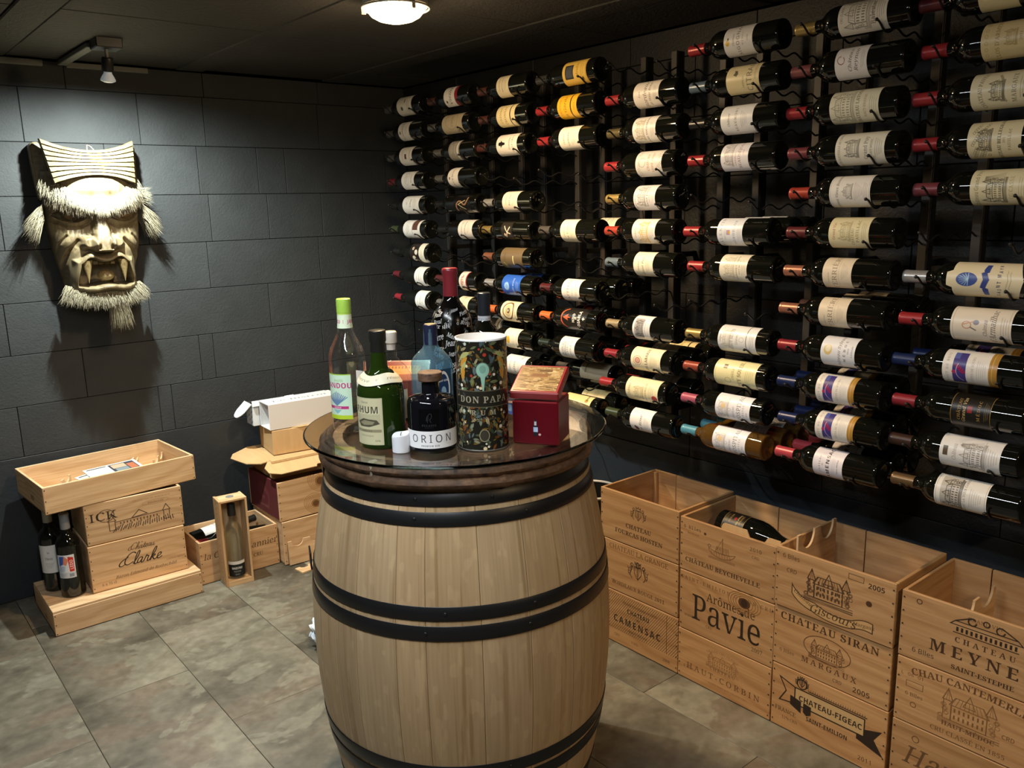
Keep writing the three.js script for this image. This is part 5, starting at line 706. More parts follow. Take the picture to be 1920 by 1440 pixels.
// ---------------------------------------------------------------- things on the barrel
const clearGlass = phys(lin(1, 1, 1), 0.015, { transmission: 1, thickness: 0, ior: 1.45 });
const VX = new THREE.Vector3(BX - CAM.pos[0], 0, BZ - CAM.pos[2]).normalize(), FACE = Math.atan2(-VX.x, -VX.z); // turn that makes a front look at the room's entrance side
const barCanvas = makeCanvas(2048, 1024), barCell = {};
{
  const c = barCanvas.getContext('2d'); c.fillStyle = '#ccc'; c.fillRect(0, 0, 2048, 1024);
  const put = (k, x, y, w, h, uw, uh, f) => { c.save(); c.beginPath(); c.rect(x, y, w, h); c.clip(); c.translate(x, y); c.scale(w / uw, h / uh); f(c); c.restore(); barCell[k] = [(x + 2) / 2048, 1 - (y + h - 2) / 1024, (x + w - 2) / 2048, 1 - (y + 2) / 1024]; };
  put('pastis', 0, 0, 256, 384, 100, 150, (c) => { rect(c, 0, 0, 100, 150, '#cfe9cf'); line(c, 0, 2, 100, 2, 4, '#a5cf4a'); text(c, 'PASTIS', 60, 22, 10, { c: '#8fb24a', f: 'sans-serif' }); text(c, 'JANDOU', 55, 38, 24, { c: '#c2377c', b: true, f: 'sans-serif' }); for (let i = 0; i < 14; i++) { c.strokeStyle = i % 2 ? '#5fa0a8' : '#7a6bb0'; c.lineWidth = 3; c.beginPath(); c.moveTo(50, 104); c.quadraticCurveTo(50 + (i - 7) * 4, 84, 50 + (i - 7) * 6, 58 + Math.abs(i - 7) * 3); c.stroke(); } rect(c, 14, 106, 74, 9, '#c2377c'); text(c, 'LIQUEUR', 50, 111, 7, { c: '#fff', f: 'sans-serif' }); poly(c, [[34, 118], [66, 118], [50, 132]], '#8fc0c0'); rect(c, 0, 136, 100, 14, '#b9d230'); });
  put('pastisneck', 256, 0, 256, 128, 100, 50, (c) => { rect(c, 0, 0, 100, 50, '#dfeccf'); rect(c, 0, 0, 100, 5, '#b7d660'); text(c, 'JANDOU', 50, 26, 17, { c: '#c2377c', b: true, f: 'sans-serif' }); });
  put('rum', 512, 0, 256, 384, 100, 150, (c) => { rect(c, 0, 0, 100, 150, '#bdb893'); rect(c, 4, 5, 92, 140, '#c6c09c'); text(c, 'Vieux', 46, 15, 9, { skew: 0.2, c: '#55503a' }); text(c, 'RHUM', 50, 40, 30, { c: '#e2ddc2', b: true, f: 'sans-serif', sx: 0.9 }); text(c, 'RHUM', 48.5, 38.5, 30, { c: '#4d4935', b: true, f: 'sans-serif', sx: 0.9 }); for (let i = 0; i < 9; i++) line(c, 8, 56 + i * 3.4, 92, 53 + i * 3.6, 0.7, '#77725a'); poly(c, [[16, 78], [40, 66], [82, 70], [90, 82], [60, 92], [26, 92]], '#4f4b3a'); poly(c, [[26, 80], [44, 71], [76, 75], [70, 84], [40, 87]], '#8d876a'); rect(c, 6, 100, 88, 9, '#8d876a'); text(c, 'AGRICOLE', 50, 105, 7, { c: '#33301f' }); text(c, 'Martinique', 50, 120, 8, { skew: 0.2, c: '#77725a' }); text(c, '50%', 82, 136, 8, { skew: 0.2, c: '#55503a' }); });
  put('collar', 256, 128, 256, 128, 100, 50, (c) => { rect(c, 0, 0, 100, 50, '#d6cfb4'); text(c, 'réserve', 50, 26, 16, { skew: 0.25, c: '#6d654c' }); });
  put('orion', 768, 0, 512, 128, 200, 50, (c) => { rect(c, 0, 0, 200, 50, '#eceaea'); text(c, 'ORION', 96, 22, 30, { f: 'sans-serif', c: '#3f434b', ls: 7 }); disc(c, 146, 24, 15, null, '#c9c5c2', 0.8); text(c, 'PREMIUM GIN', 92, 42, 6.4, { f: 'sans-serif', b: true, c: '#55585e', ls: 0.8 }); });
  put('pegasus', 768, 128, 256, 256, 100, 100, (c) => { rect(c, 0, 0, 100, 100, '#070709'); c.strokeStyle = '#3a3a40'; c.lineWidth = 2; c.beginPath(); c.moveTo(44, 66); c.quadraticCurveTo(38, 40, 50, 26); c.quadraticCurveTo(62, 14, 64, 34); c.quadraticCurveTo(62, 46, 54, 50); c.lineTo(60, 66); c.stroke(); for (let i = 0; i < 5; i++) line(c, 40 - i * 1.5, 34 + i * 5, 50, 30 + i * 6, 1.4, '#3a3a40'); text(c, 'PEGASUS', 50, 80, 13, { c: '#45454b', ls: 2 }); text(c, 'DISTILLERY', 50, 91, 6, { c: '#3a3a40', f: 'sans-serif', ls: 1 }); });
  put('oval', 1024, 128, 128, 256, 50, 100, (c) => { rect(c, 0, 0, 50, 100, '#1d4460'); disc(c, 25, 50, 21, '#e8ecec', '#0f2438', 2, 46); disc(c, 25, 50, 16, '#123a66', null, 0, 38); disc(c, 25, 56, 8, '#8fb4d0', null, 0, 14); text(c, 'DRY GIN', 25, 28, 7, { c: '#e8ecec', f: 'sans-serif', b: true }); });
  // printed tube: dark collage of leaves, fruit and figures round a cameo
  put('tube', 0, 512, 1024, 512, 200, 138, (c) => {
    rect(c, 0, 0, 200, 138, '#22201a'); const cols = ['#8a6a2c', '#b08a3a', '#5b6a4a', '#7d8a5a', '#4d5f66', '#9aa58c', '#6b4a24', '#3a4a38', '#c6b48a', '#94501f', '#6f7f86'];
    let s = 7; const q = () => { s = (Math.imul(s, 1664525) + 1013904223) >>> 0; return s / 4294967296; };
    for (let i = 0; i < 900; i++) { const x = q() * 200, y = q() * 138, L = 4 + q() * 10, a = q() * 6.28; c.save(); c.translate(x, y); c.rotate(a); c.fillStyle = cols[Math.floor(q() * cols.length)]; c.globalAlpha = 0.8; c.beginPath(); c.moveTo(0, 0); c.quadraticCurveTo(L * 0.5, -L * 0.34, L, 0); c.quadraticCurveTo(L * 0.5, L * 0.3, 0, 0); c.fill(); c.strokeStyle = '#1b1812'; c.lineWidth = 0.35; c.stroke(); line(c, 0, 0, L, 0, 0.3, '#1b1812'); c.restore(); }
    for (let i = 0; i < 160; i++) disc(c, q() * 200, q() * 138, 0.8 + q() * 1.8, ['#d8c49a', '#b5c0b0', '#c98a3a', '#a83a2a', '#e4dcc4'][Math.floor(q() * 5)], '#1b1812', 0.3);
    for (const x0 of [-50, 50, 150]) {
      const X = x0 + 50; for (const k of [-1, 1]) for (let i = 0; i < 4; i++) { c.save(); c.translate(X + k * (16 + i * 3), 14 + i * 6); c.rotate(k * (0.5 + i * 0.3)); c.fillStyle = i % 2 ? '#c28a36' : '#a9a86a'; c.beginPath(); c.moveTo(0, 0); c.quadraticCurveTo(k * 9, -7, k * 18, 0); c.quadraticCurveTo(k * 9, 6, 0, 0); c.fill(); c.restore(); }
      disc(c, X, 36, 8.4, '#8fb8a4', '#4d5a4c', 1, 9.4); poly(c, [[X - 3, 44], [X + 3, 44], [X + 0.8, 62], [X - 0.8, 62]], '#8fb8a4'); disc(c, X, 35, 4, '#77a08e', null, 0, 5);
      rect(c, x0 + 4, 62, 92, 20, '#28251e'); line(c, x0 + 4, 62, x0 + 96, 62, 0.8, '#6b6450'); line(c, x0 + 4, 82, x0 + 96, 82, 0.8, '#6b6450'); text(c, 'DON PAPA', X, 73, 11, { c: '#a39b83', b: true, ls: 1 }); text(c, 'RUM', X, 89, 9, { c: '#a39b83', b: true, ls: 5 }); text(c, 'SMALL BATCH', X, 97, 3, { c: '#a39b83', ls: 1 });
      disc(c, X, 118, 6, '#3f3c31', '#9a916f', 1, 7.5);
    }
  });
  put('tinlid', 1024, 512, 256, 256, 100, 100, (c) => { rect(c, 0, 0, 100, 100, '#a58556'); let s = 3; const q = () => { s = (Math.imul(s, 1664525) + 1013904223) >>> 0; return s / 4294967296; }; for (let i = 0; i < 420; i++) { c.fillStyle = ['#7a5c34', '#c7a774', '#8d6d3f', '#5a4326', '#b39464', '#d8c090'][Math.floor(q() * 6)]; c.globalAlpha = 0.7; c.fillRect(q() * 100, q() * 100, 4 + q() * 18, 1 + q() * 3); } c.globalAlpha = 1; rect(c, 30, 30, 38, 14, '#8a5f3c'); rect(c, 44, 12, 30, 10, '#6d5334'); });
  put('tinfront', 1280, 512, 256, 256, 100, 100, (c) => { rect(c, 0, 0, 100, 100, '#5c0c16'); rect(c, 46, 54, 9, 28, '#22262c'); rect(c, 48, 44, 5, 12, '#b9c2cc'); rect(c, 46, 60, 10, 12, '#a9c0de'); poly(c, [[48, 46], [53, 46], [51, 36]], '#22262c'); disc(c, 60, 78, 3, '#d6a9a6'); });
  put('parquet', 1536, 512, 256, 256, 100, 100, (c) => { rect(c, 0, 0, 100, 100, '#6d1a14'); rect(c, 14, 14, 72, 72, '#c9772c'); for (let i = 0; i < 12; i++) { rect(c, 16 + i * 6, 16, 3, 8, '#7c3a16'); rect(c, 16, 16 + i * 6, 8, 3, '#7c3a16'); } for (let i = 0; i < 5; i++) line(c, 30, 34 + i * 10, 84, 34 + i * 10, 1, '#a85e22'); });
  put('paper', 1792, 512, 256, 256, 100, 100, (c) => { rect(c, 0, 0, 100, 100, '#e9e7e2'); rect(c, 46, 6, 48, 58, '#3c4146'); rect(c, 50, 10, 26, 28, '#c9a68a'); rect(c, 78, 20, 14, 40, '#b56a4a'); rect(c, 52, 40, 24, 20, '#7d8a90'); smallLines(c, 16, 12, '#7c7870', 5, 1.6, 6, 42); smallLines(c, 72, 5, '#7c7870', 5, 1.6, 8, 92); rect(c, 6, 6, 36, 6, '#44403a'); });
  put('signs', 1152, 128, 512, 256, 200, 100, (c) => { rect(c, 0, 0, 200, 100, '#050404'); c.strokeStyle = '#eef0f2'; let s = 21; const q = () => { s = (Math.imul(s, 1664525) + 1013904223) >>> 0; return s / 4294967296; }; const W2 = ['Hélène', 'Pierre', 'Jean', 'Alex', 'Luc', 'Bravo', 'Marie', 'Paul']; for (let i = 0; i < 20; i++) text(c, W2[i % 8], 10 + ((i * 47) % 190), 10 + ((i * 29) % 84), 11 + q() * 7, { c: '#eef0f2', skew: 0.3, rot: (q() - 0.5) * 0.9 }); for (let i = 0; i < 5; i++) { c.lineWidth = 1; c.beginPath(); c.arc(20 + i * 40, 50, 3, 0, 6); c.stroke(); } });
  put('elcap', 1664, 128, 128, 128, 50, 50, (c) => { rect(c, 0, 0, 50, 50, '#c7cbd0'); text(c, 'Rioja', 25, 20, 10, { skew: 0.25, c: '#44506a' }); rect(c, 0, 40, 50, 6, '#5d7ea8'); smallLines(c, 30, 2, '#77808c', 4, 1, 10, 40); });
  put('tequila', 1792, 128, 256, 128, 100, 50, (c) => { rect(c, 0, 0, 100, 50, '#15181a'); text(c, 'MAESTRO', 50, 16, 12, { c: '#e5e5e0', b: true, f: 'sans-serif' }); text(c, 'TEQUILERO', 50, 29, 7, { c: '#bcbcb6', f: 'sans-serif' }); text(c, 'BLANCO', 50, 41, 6, { c: '#bcbcb6', f: 'sans-serif' }); });
  put('cubist', 1664, 256, 128, 192, 50, 75, (c) => { rect(c, 0, 0, 50, 75, '#dfe3ea'); poly(c, [[8, 6], [22, 4], [18, 30], [6, 36]], '#3d63b8'); poly(c, [[22, 4], [34, 16], [26, 34], [18, 30]], '#e08a6a'); poly(c, [[32, 6], [46, 10], [46, 54], [34, 54]], '#c92f26'); text(c, 'LEDO', 40, 32, 12, { rot: -1.57, c: '#f2d9d2', b: true, f: 'sans-serif' }); poly(c, [[6, 36], [24, 36], [20, 54], [4, 54]], '#b9c8de'); rect(c, 0, 56, 50, 19, '#c9cfd8'); smallLines(c, 62, 3, '#7d8490', 4, 1, 6, 24); rect(c, 32, 60, 12, 10, '#8d95a2'); });
  put('bistrot', 1792, 256, 256, 128, 100, 50, (c) => { rect(c, 0, 0, 100, 50, '#dcd6d2'); text(c, 'Le Bistrot', 50, 27, 17, { c: '#77807f', skew: 0.12 }); });
  put('pattern', 1536, 384, 128, 128, 50, 50, (c) => { rect(c, 0, 0, 50, 50, '#cfd6dc'); for (let i = 0; i < 12; i++) line(c, (i * 17) % 50, (i * 29) % 50, ((i * 17) % 50) + 9, ((i * 29) % 50) - 7, 2.4, i % 3 ? '#3d4a5a' : '#7fa0c4'); });
}
const barTex = canvasTex(barCanvas);
const barPrint = std(lin(1, 1, 1), 0.5, { map: barTex }), barGloss = std(lin(1, 1, 1), 0.22, { map: barTex }), barCloth = std(lin(1, 1, 1), 0.4, { map: barTex });
const wrap = (cell, y0, y1, arc, r, turn = 0) => { const g = labelGeo(barCell[cell], y0, y1, arc, r); g.rotateY(turn); return g; };

{ // pastis: empty clear bottle with green screw cap
  const t = thing('liqueur_bottle', 'empty clear bottle with lime-green cap and pale green label', 'bottle', [-1.437, GY, 1.923], FACE);
  const out = [[0, 0.012], [0.02, 0.009], [0.032, 0.001], [0.038, 0], [0.042, 0.004], [0.043, 0.012], [0.043, 0.165], [0.0425, 0.182], [0.037, 0.2], [0.027, 0.219], [0.0195, 0.236], [0.017, 0.25], [0.0155, 0.268], [0.0155, 0.3]];
  mesh('glass_body', lathe(out, 48), clearGlass, t);
  mesh('inner_wall', lathe([[0, 0.022], [0.03, 0.019], [0.0395, 0.026], [0.0395, 0.165], [0.039, 0.18], [0.034, 0.198], [0.0245, 0.217], [0.0165, 0.236], [0.0135, 0.26], [0.0125, 0.3]], 40), clearGlass, t);
  mesh('screw_cap', lathe([[0.0168, 0.281], [0.0172, 0.285], [0.0168, 0.287], [0.0172, 0.292], [0.0168, 0.294], [0.0172, 0.299], [0.0169, 0.301], [0.0169, 0.312], [0.0155, 0.3145], [0, 0.3145]], 32), std(lin(0.36, 0.6, 0.08), 0.4), t);
  const ng = lathe([[0.0182, 0.246], [0.0168, 0.262], [0.0164, 0.281]], 40); { const uv = ng.attributes.uv, [a, b, cc, d] = barCell.pastisneck; for (let i = 0; i < uv.count; i++) uv.setXY(i, lerp(a, cc, (uv.getX(i) * 2) % 1), lerp(b, d, uv.getY(i))); } mesh('neck_label', ng, barPrint, t);
  mesh('front_label', wrap('pastis', 0.034, 0.142, 1.75, 0.0434, -0.62), barPrint, t);
  mesh('back_label', wrap('bistrot', 0.05, 0.135, 1.2, 0.0432, 2.2), barPrint, t);
}
{ // squat green rum bottle
  const t = thing('rum_bottle', 'squat green glass rum bottle with torn paper collar', 'bottle', [-1.452, GY, 2.095], FACE);
  mesh('glass_body', lathe([[0, 0.014], [0.03, 0.008], [0.045, 0.001], [0.048, 0], [0.051, 0.004], [0.052, 0.012], [0.052, 0.12], [0.0505, 0.134], [0.044, 0.148], [0.033, 0.158], [0.0235, 0.166], [0.019, 0.178], [0.018, 0.2], [0.0165, 0.214], [0.016, 0.236]], 48), phys(lin(0.05, 0.11, 0.012), 0.03, { transmission: 0.75, thickness: 0.05, ior: 1.45, attenuationColor: lin(0.05, 0.2, 0.015), attenuationDistance: 0.012 }), t);
  mesh('cap', lathe([[0.0168, 0.21], [0.0176, 0.212], [0.0172, 0.232], [0.0188, 0.234], [0.019, 0.256], [0.0175, 0.2585], [0, 0.2585]], 32), std(lin(0.012, 0.012, 0.01), 0.32), t);
  mesh('front_label', wrap('rum', 0.012, 0.117, 1.5, 0.0524, -0.62), barPrint, t);
  const cg = lathe([[0.0475, 0.1415], [0.041, 0.1525], [0.031, 0.1615]], 40); { const uv = cg.attributes.uv, p = cg.attributes.position, [a, b, cc, d] = barCell.collar; for (let i = 0; i < uv.count; i++) { const u = uv.getX(i); p.setY(i, p.getY(i) + 0.003 * Math.sin(u * 19) + 0.0035); p.setX(i, p.getX(i) * 1.05); p.setZ(i, p.getZ(i) * 1.05); uv.setXY(i, lerp(a, cc, (u * 3) % 1), lerp(b, d, uv.getY(i))); } cg.computeVertexNormals(); } mesh('paper_collar', cg, barPrint, t);
}
{ // glass decanter bottle with stopper behind it
  const t = thing('spirit_bottle', 'clear round-shouldered spirit bottle with pale stopper behind the rum bottle', 'bottle', [-1.352, GY, 1.985], FACE);
  mesh('glass_body', lathe([[0, 0.01], [0.03, 0.004], [0.04, 0], [0.046, 0.005], [0.047, 0.015], [0.047, 0.11], [0.045, 0.128], [0.036, 0.146], [0.022, 0.16], [0.013, 0.172], [0.012, 0.205]], 44), clearGlass, t);
  mesh('spirit', lathe([[0, 0.014], [0.038, 0.01], [0.0435, 0.018], [0.0435, 0.07], [0, 0.07]], 40), phys(lin(0.95, 0.7, 0.6), 0.02, { transmission: 1, thickness: 0.08, ior: 1.36, attenuationColor: lin(0.8, 0.35, 0.25), attenuationDistance: 0.08 }), t);
  mesh('stopper', lathe([[0.0105, 0.19], [0.011, 0.206], [0.015, 0.207], [0.0152, 0.23], [0.013, 0.234], [0, 0.234]], 28), std(lin(0.55, 0.5, 0.44), 0.35), t);
  mesh('front_label', wrap('collar', 0.03, 0.1, 1.3, 0.0474, 0.2), barPrint, t);
}
{ // LED candle
  const t = thing('candle', 'short white candle with melted-looking uneven rim on glass', 'candle', [-1.455, GY, 2.175], 0.6);
  const g = lathe([[0, 0], [0.0185, 0], [0.0193, 0.002], [0.0193, 0.034], [0.0193, 0.038], [0.0185, 0.0405], [0.016, 0.0395], [0.012, 0.036], [0, 0.035]], 40); const p = g.attributes.position; for (let i = 0; i < p.count; i++) if (p.getY(i) > 0.033) { const a = Math.atan2(p.getX(i), p.getZ(i)), r = Math.hypot(p.getX(i), p.getZ(i)); p.setY(i, p.getY(i) + (Math.sin(a + 1) * 0.0035 + Math.sin(3 * a) * 0.0012) * sst(0.008, 0.018, r)); } g.computeVertexNormals();
  mesh('wax_body', g, phys(lin(0.82, 0.84, 0.88), 0.5, { transmission: 0.15, thickness: 0 }), t);
  mesh('wick', tube([[0, 0.034, 0], [0.001, 0.039, 0], [0.003, 0.043, 0.001]], 0.0009, 8, 6), std(lin(0.1, 0.09, 0.08), 0.8), t);
}
{ // black gin bottle
  const t = thing('gin_bottle', 'squat black gin bottle with brown wooden stopper and white band', 'bottle', [-1.391, GY, 2.203], FACE);
  mesh('glass_body', lathe([[0, 0.008], [0.035, 0.004], [0.046, 0], [0.051, 0.003], [0.0525, 0.01], [0.0525, 0.1], [0.0515, 0.11], [0.0475, 0.117], [0.036, 0.1205], [0.0225, 0.123], [0.0195, 0.127], [0.019, 0.15], [0.0195, 0.152], [0, 0.152]], 56), phys(lin(0.004, 0.004, 0.006), 0.03, { clearcoat: 0.5, clearcoatRoughness: 0.02 }), t);
  mesh('wooden_stopper', lathe([[0.019, 0.152], [0.0255, 0.153], [0.0262, 0.155], [0.0262, 0.169], [0.025, 0.1715], [0, 0.1715]], 36), std(lin(0.85, 0.8, 0.8), 0.7, { map: barkMap }), t);
  mesh('label_band', wrap('orion', 0.014, 0.052, 2.9, 0.0529, 0.04), barPrint, t);
  mesh('etched_mark', wrap('pegasus', 0.056, 0.1, 0.85, 0.0527, -0.1), barGloss, t);
}
{ // blue gin bottle
  const t = thing('blue_gin_bottle', 'square blue glass gin bottle with navy neck behind the black bottle', 'bottle', [-1.252, GY, 2.005], FACE + 0.75);
  const sq = (r, y) => { const s = new THREE.Shape(), k = r, c = r * 0.42; s.moveTo(-k + c, -k); s.lineTo(k - c, -k); s.quadraticCurveTo(k, -k, k, -k + c); s.lineTo(k, k - c); s.quadraticCurveTo(k, k, k - c, k); s.lineTo(-k + c, k); s.quadraticCurveTo(-k, k, -k, k - c); s.lineTo(-k, -k + c); s.quadraticCurveTo(-k, -k, -k + c, -k); return s.getSpacedPoints(47).map((p) => [p.x, y, p.y]); };
  const rings = [[0.0, 0], [0.037, 0], [0.039, 0.003], [0.04, 0.012], [0.04, 0.14], [0.0395, 0.15], [0.034, 0.163], [0.025, 0.175], [0.0165, 0.184], [0.014, 0.192], [0.0135, 0.232]];
  const pos = [], idx = []; rings.forEach(([r, y], j) => sq(Math.max(r, 0.0002), y).forEach((p, i) => { if (j > 7) { const a = i / 48 * 6.28318 - 2.2; pos.push(p[0], p[1], p[2]); } else pos.push(...p); }));
  const m = 48; for (let j = 0; j + 1 < rings.length; j++) for (let i = 0; i < m; i++) { const a = j * m + i, b = j * m + (i + 1) % m; idx.push(a, a + m, b + m, a, b + m, b); }
  const g = new THREE.BufferGeometry(); g.setAttribute('position', new THREE.Float32BufferAttribute(pos, 3)); g.setIndex(idx); g.computeVertexNormals();
  mesh('glass_body', g, phys(lin(0.45, 0.74, 0.9), 0.02, { transmission: 0.86, thickness: 0, ior: 1.45 }), t);
  mesh('neck_cap', lathe([[0.0152, 0.192], [0.0158, 0.194], [0.0156, 0.222], [0.0165, 0.224], [0.0165, 0.24], [0.0145, 0.2415], [0, 0.2415]], 32), std(lin(0.012, 0.016, 0.05), 0.3), t);
  mesh('cap_disc', at(new THREE.CylinderGeometry(0.0135, 0.0135, 0.0012, 28), 0, 0.242, 0), std(lin(0.4, 0.33, 0.2), 0.4, { metalness: 0.5 }), t);
  const og = new THREE.PlaneGeometry(0.05, 0.1); { const uv = og.attributes.uv, [a, b, cc, d] = barCell.oval; for (let i = 0; i < 4; i++) uv.setXY(i, lerp(a, cc, uv.getX(i)), lerp(b, d, uv.getY(i))); } og.translate(0, 0.085, 0.0404); mesh('oval_label', og, barPrint, t);
}
{ // magnum with signatures
  const t = thing('magnum_bottle', 'tall black magnum with red wax neck and white handwritten signatures', 'bottle', [-1.12, GY, 1.91], FACE);
  mesh('glass_body', lathe([[0, 0.02], [0.03, 0.012], [0.044, 0.001], [0.048, 0], [0.0515, 0.004], [0.0525, 0.012], [0.0525, 0.215], [0.051, 0.232], [0.045, 0.25], [0.034, 0.266], [0.024, 0.28], [0.0195, 0.294], [0.018, 0.32], [0.0178, 0.36]], 56), phys(lin(0.004, 0.003, 0.003), 0.03, { clearcoat: 0.5, clearcoatRoughness: 0.02 }), t);
  mesh('wax_capsule', lathe([[0.0188, 0.292], [0.02, 0.293], [0.0192, 0.3], [0.0186, 0.345], [0.0205, 0.35], [0.0208, 0.358], [0.0195, 0.3635], [0.016, 0.365], [0, 0.3645]], 36), std(lin(0.22, 0.02, 0.03), 0.3), t);
  mesh('signatures', wrap('signs', 0.08, 0.214, 3.4, 0.0527), barGloss, t);
  const sg = lathe([[0.0527, 0.214], [0.0513, 0.232], [0.0455, 0.25], [0.035, 0.2655]], 48); { const uv = sg.attributes.uv, [a, b, cc, d] = barCell.signs; for (let i = 0; i < uv.count; i++) uv.setXY(i, lerp(a, cc, (uv.getX(i) * 2) % 1), lerp(lerp(b, d, 0.35), d, uv.getY(i))); } mesh('shoulder_signatures', sg, barGloss, t);
}
{ // wine bottle with tall black capsule
  const t = thing('wine_bottle', 'dark bottle with tall black capsule and pale band beside the magnum', 'wine bottle', [-1.07, GY, 1.985], FACE);
  mesh('glass_body', bodyGeo.bordeaux, darkGlass, t);
  mesh('capsule', lathe([[0.0158, 0.222], [0.0164, 0.223], [0.0162, 0.285], [0.0168, 0.287], [0.0168, 0.299], [0.0155, 0.302], [0, 0.302]], 30), foil(0.018, 0.022, 0.03), t);
  mesh('capsule_band', wrap('elcap', 0.224, 0.243, 5.6, 0.0167), barPrint, t);
}
{ // printed tube
  const t = thing('rum_tube', 'open cardboard tube printed with a leafy collage around a cameo', 'tube', [-1.296, GY, 2.263], FACE);
  const H2 = 0.244, R = 0.0555; const g = new THREE.CylinderGeometry(R, R, H2 - 0.006, 64, 1, true, Math.PI); g.translate(0, H2 / 2, 0); { const uv = g.attributes.uv, [a, b, cc, d] = barCell.tube; for (let i = 0; i < uv.count; i++) uv.setXY(i, lerp(a, cc, uv.getX(i)), lerp(b, d, uv.getY(i))); } mesh('printed_wall', g, barGloss, t);
  mesh('inner_wall', lathe([[R - 0.0025, H2], [R - 0.003, 0.004], [0, 0.004]], 56), std(lin(0.8, 0.8, 0.8), 0.5), t);
  mesh('rim', lathe([[R - 0.0025, H2 - 0.004], [R - 0.0025, H2], [R + 0.0004, H2], [R + 0.0004, H2 - 0.004]], 56), std(lin(0.75, 0.75, 0.74), 0.5), t);
  mesh('base_rim', lathe([[0, 0], [R + 0.0006, 0], [R + 0.0008, 0.004], [R, 0.0045]], 56), std(lin(0.3, 0.29, 0.27), 0.3, { metalness: 0.7 }), t);
}
{ // red tin with its lid half open
  const dx = -1.186 + 1.249, dz = 2.391 - 2.293, w = 0.105, ang = Math.atan2(-dz, dx) ;
  const t = thing('biscuit_tin', 'red metal tin with hinged picture lid standing ajar', 'tin', [-1.172, GY, 2.315], ang);
  const red = std(lin(0.2, 0.012, 0.018), 0.28), h = 0.1;
  const body = chamferBox(w, h, 0.1, 0.004, 0, h / 2, 0); const f = mesh('tin_body', body, red, t);
  const pf = new THREE.PlaneGeometry(0.1, 0.09); { const uv = pf.attributes.uv, [a, b, cc, d] = barCell.tinfront; for (let i = 0; i < 4; i++) uv.setXY(i, lerp(a, cc, uv.getX(i)), lerp(b, d, uv.getY(i))); } pf.translate(0, h / 2, 0.0505); mesh('front_print', pf, barGloss, t);
  const lid = new THREE.Group(); lid.name = 'lid'; lid.position.set(0, h + 0.001, 0.05); lid.rotation.x = 0.4; t.add(lid);
  mesh('lid_rim', chamferBox(w + 0.006, 0.02, 0.108, 0.003, 0, 0.012, -0.052), std(lin(0.3, 0.018, 0.022), 0.28), lid);
  const lp = new THREE.PlaneGeometry(w - 0.008, 0.092); { const uv = lp.attributes.uv, [a, b, cc, d] = barCell.tinlid; for (let i = 0; i < 4; i++) uv.setXY(i, lerp(a, cc, uv.getX(i)), lerp(b, d, uv.getY(i))); } lp.rotateX(-Math.PI / 2); lp.translate(0, 0.0225, -0.052); mesh('lid_picture', lp, barGloss, lid);
}
{ // red wooden box with inlaid lid
  const t = thing('wooden_box', 'dark red wooden box with orange inlaid lid leaning open behind the bottles', 'box', [-1.245, GY, 1.838], FACE - 0.1);
  const rw = std(lin(0.13, 0.02, 0.014), 0.35);
  mesh('box_body', chamferBox(0.155, 0.09, 0.12, 0.002, 0, 0.045, 0), rw, t);
  const lid = new THREE.Group(); lid.name = 'lid'; lid.position.set(0, 0.092, -0.045); lid.rotation.x = 0.62; t.add(lid);
  mesh('lid_frame', chamferBox(0.158, 0.012, 0.124, 0.002, 0, 0.006, 0.03), rw, lid);
  const lp = new THREE.PlaneGeometry(0.145, 0.11); { const uv = lp.attributes.uv, [a, b, cc, d] = barCell.parquet; for (let i = 0; i < 4; i++) uv.setXY(i, lerp(a, cc, uv.getX(i)), lerp(b, d, uv.getY(i))); } lp.rotateX(-Math.PI / 2); lp.translate(0, 0.0125, 0.03); mesh('inlay', lp, barGloss, lid);
}
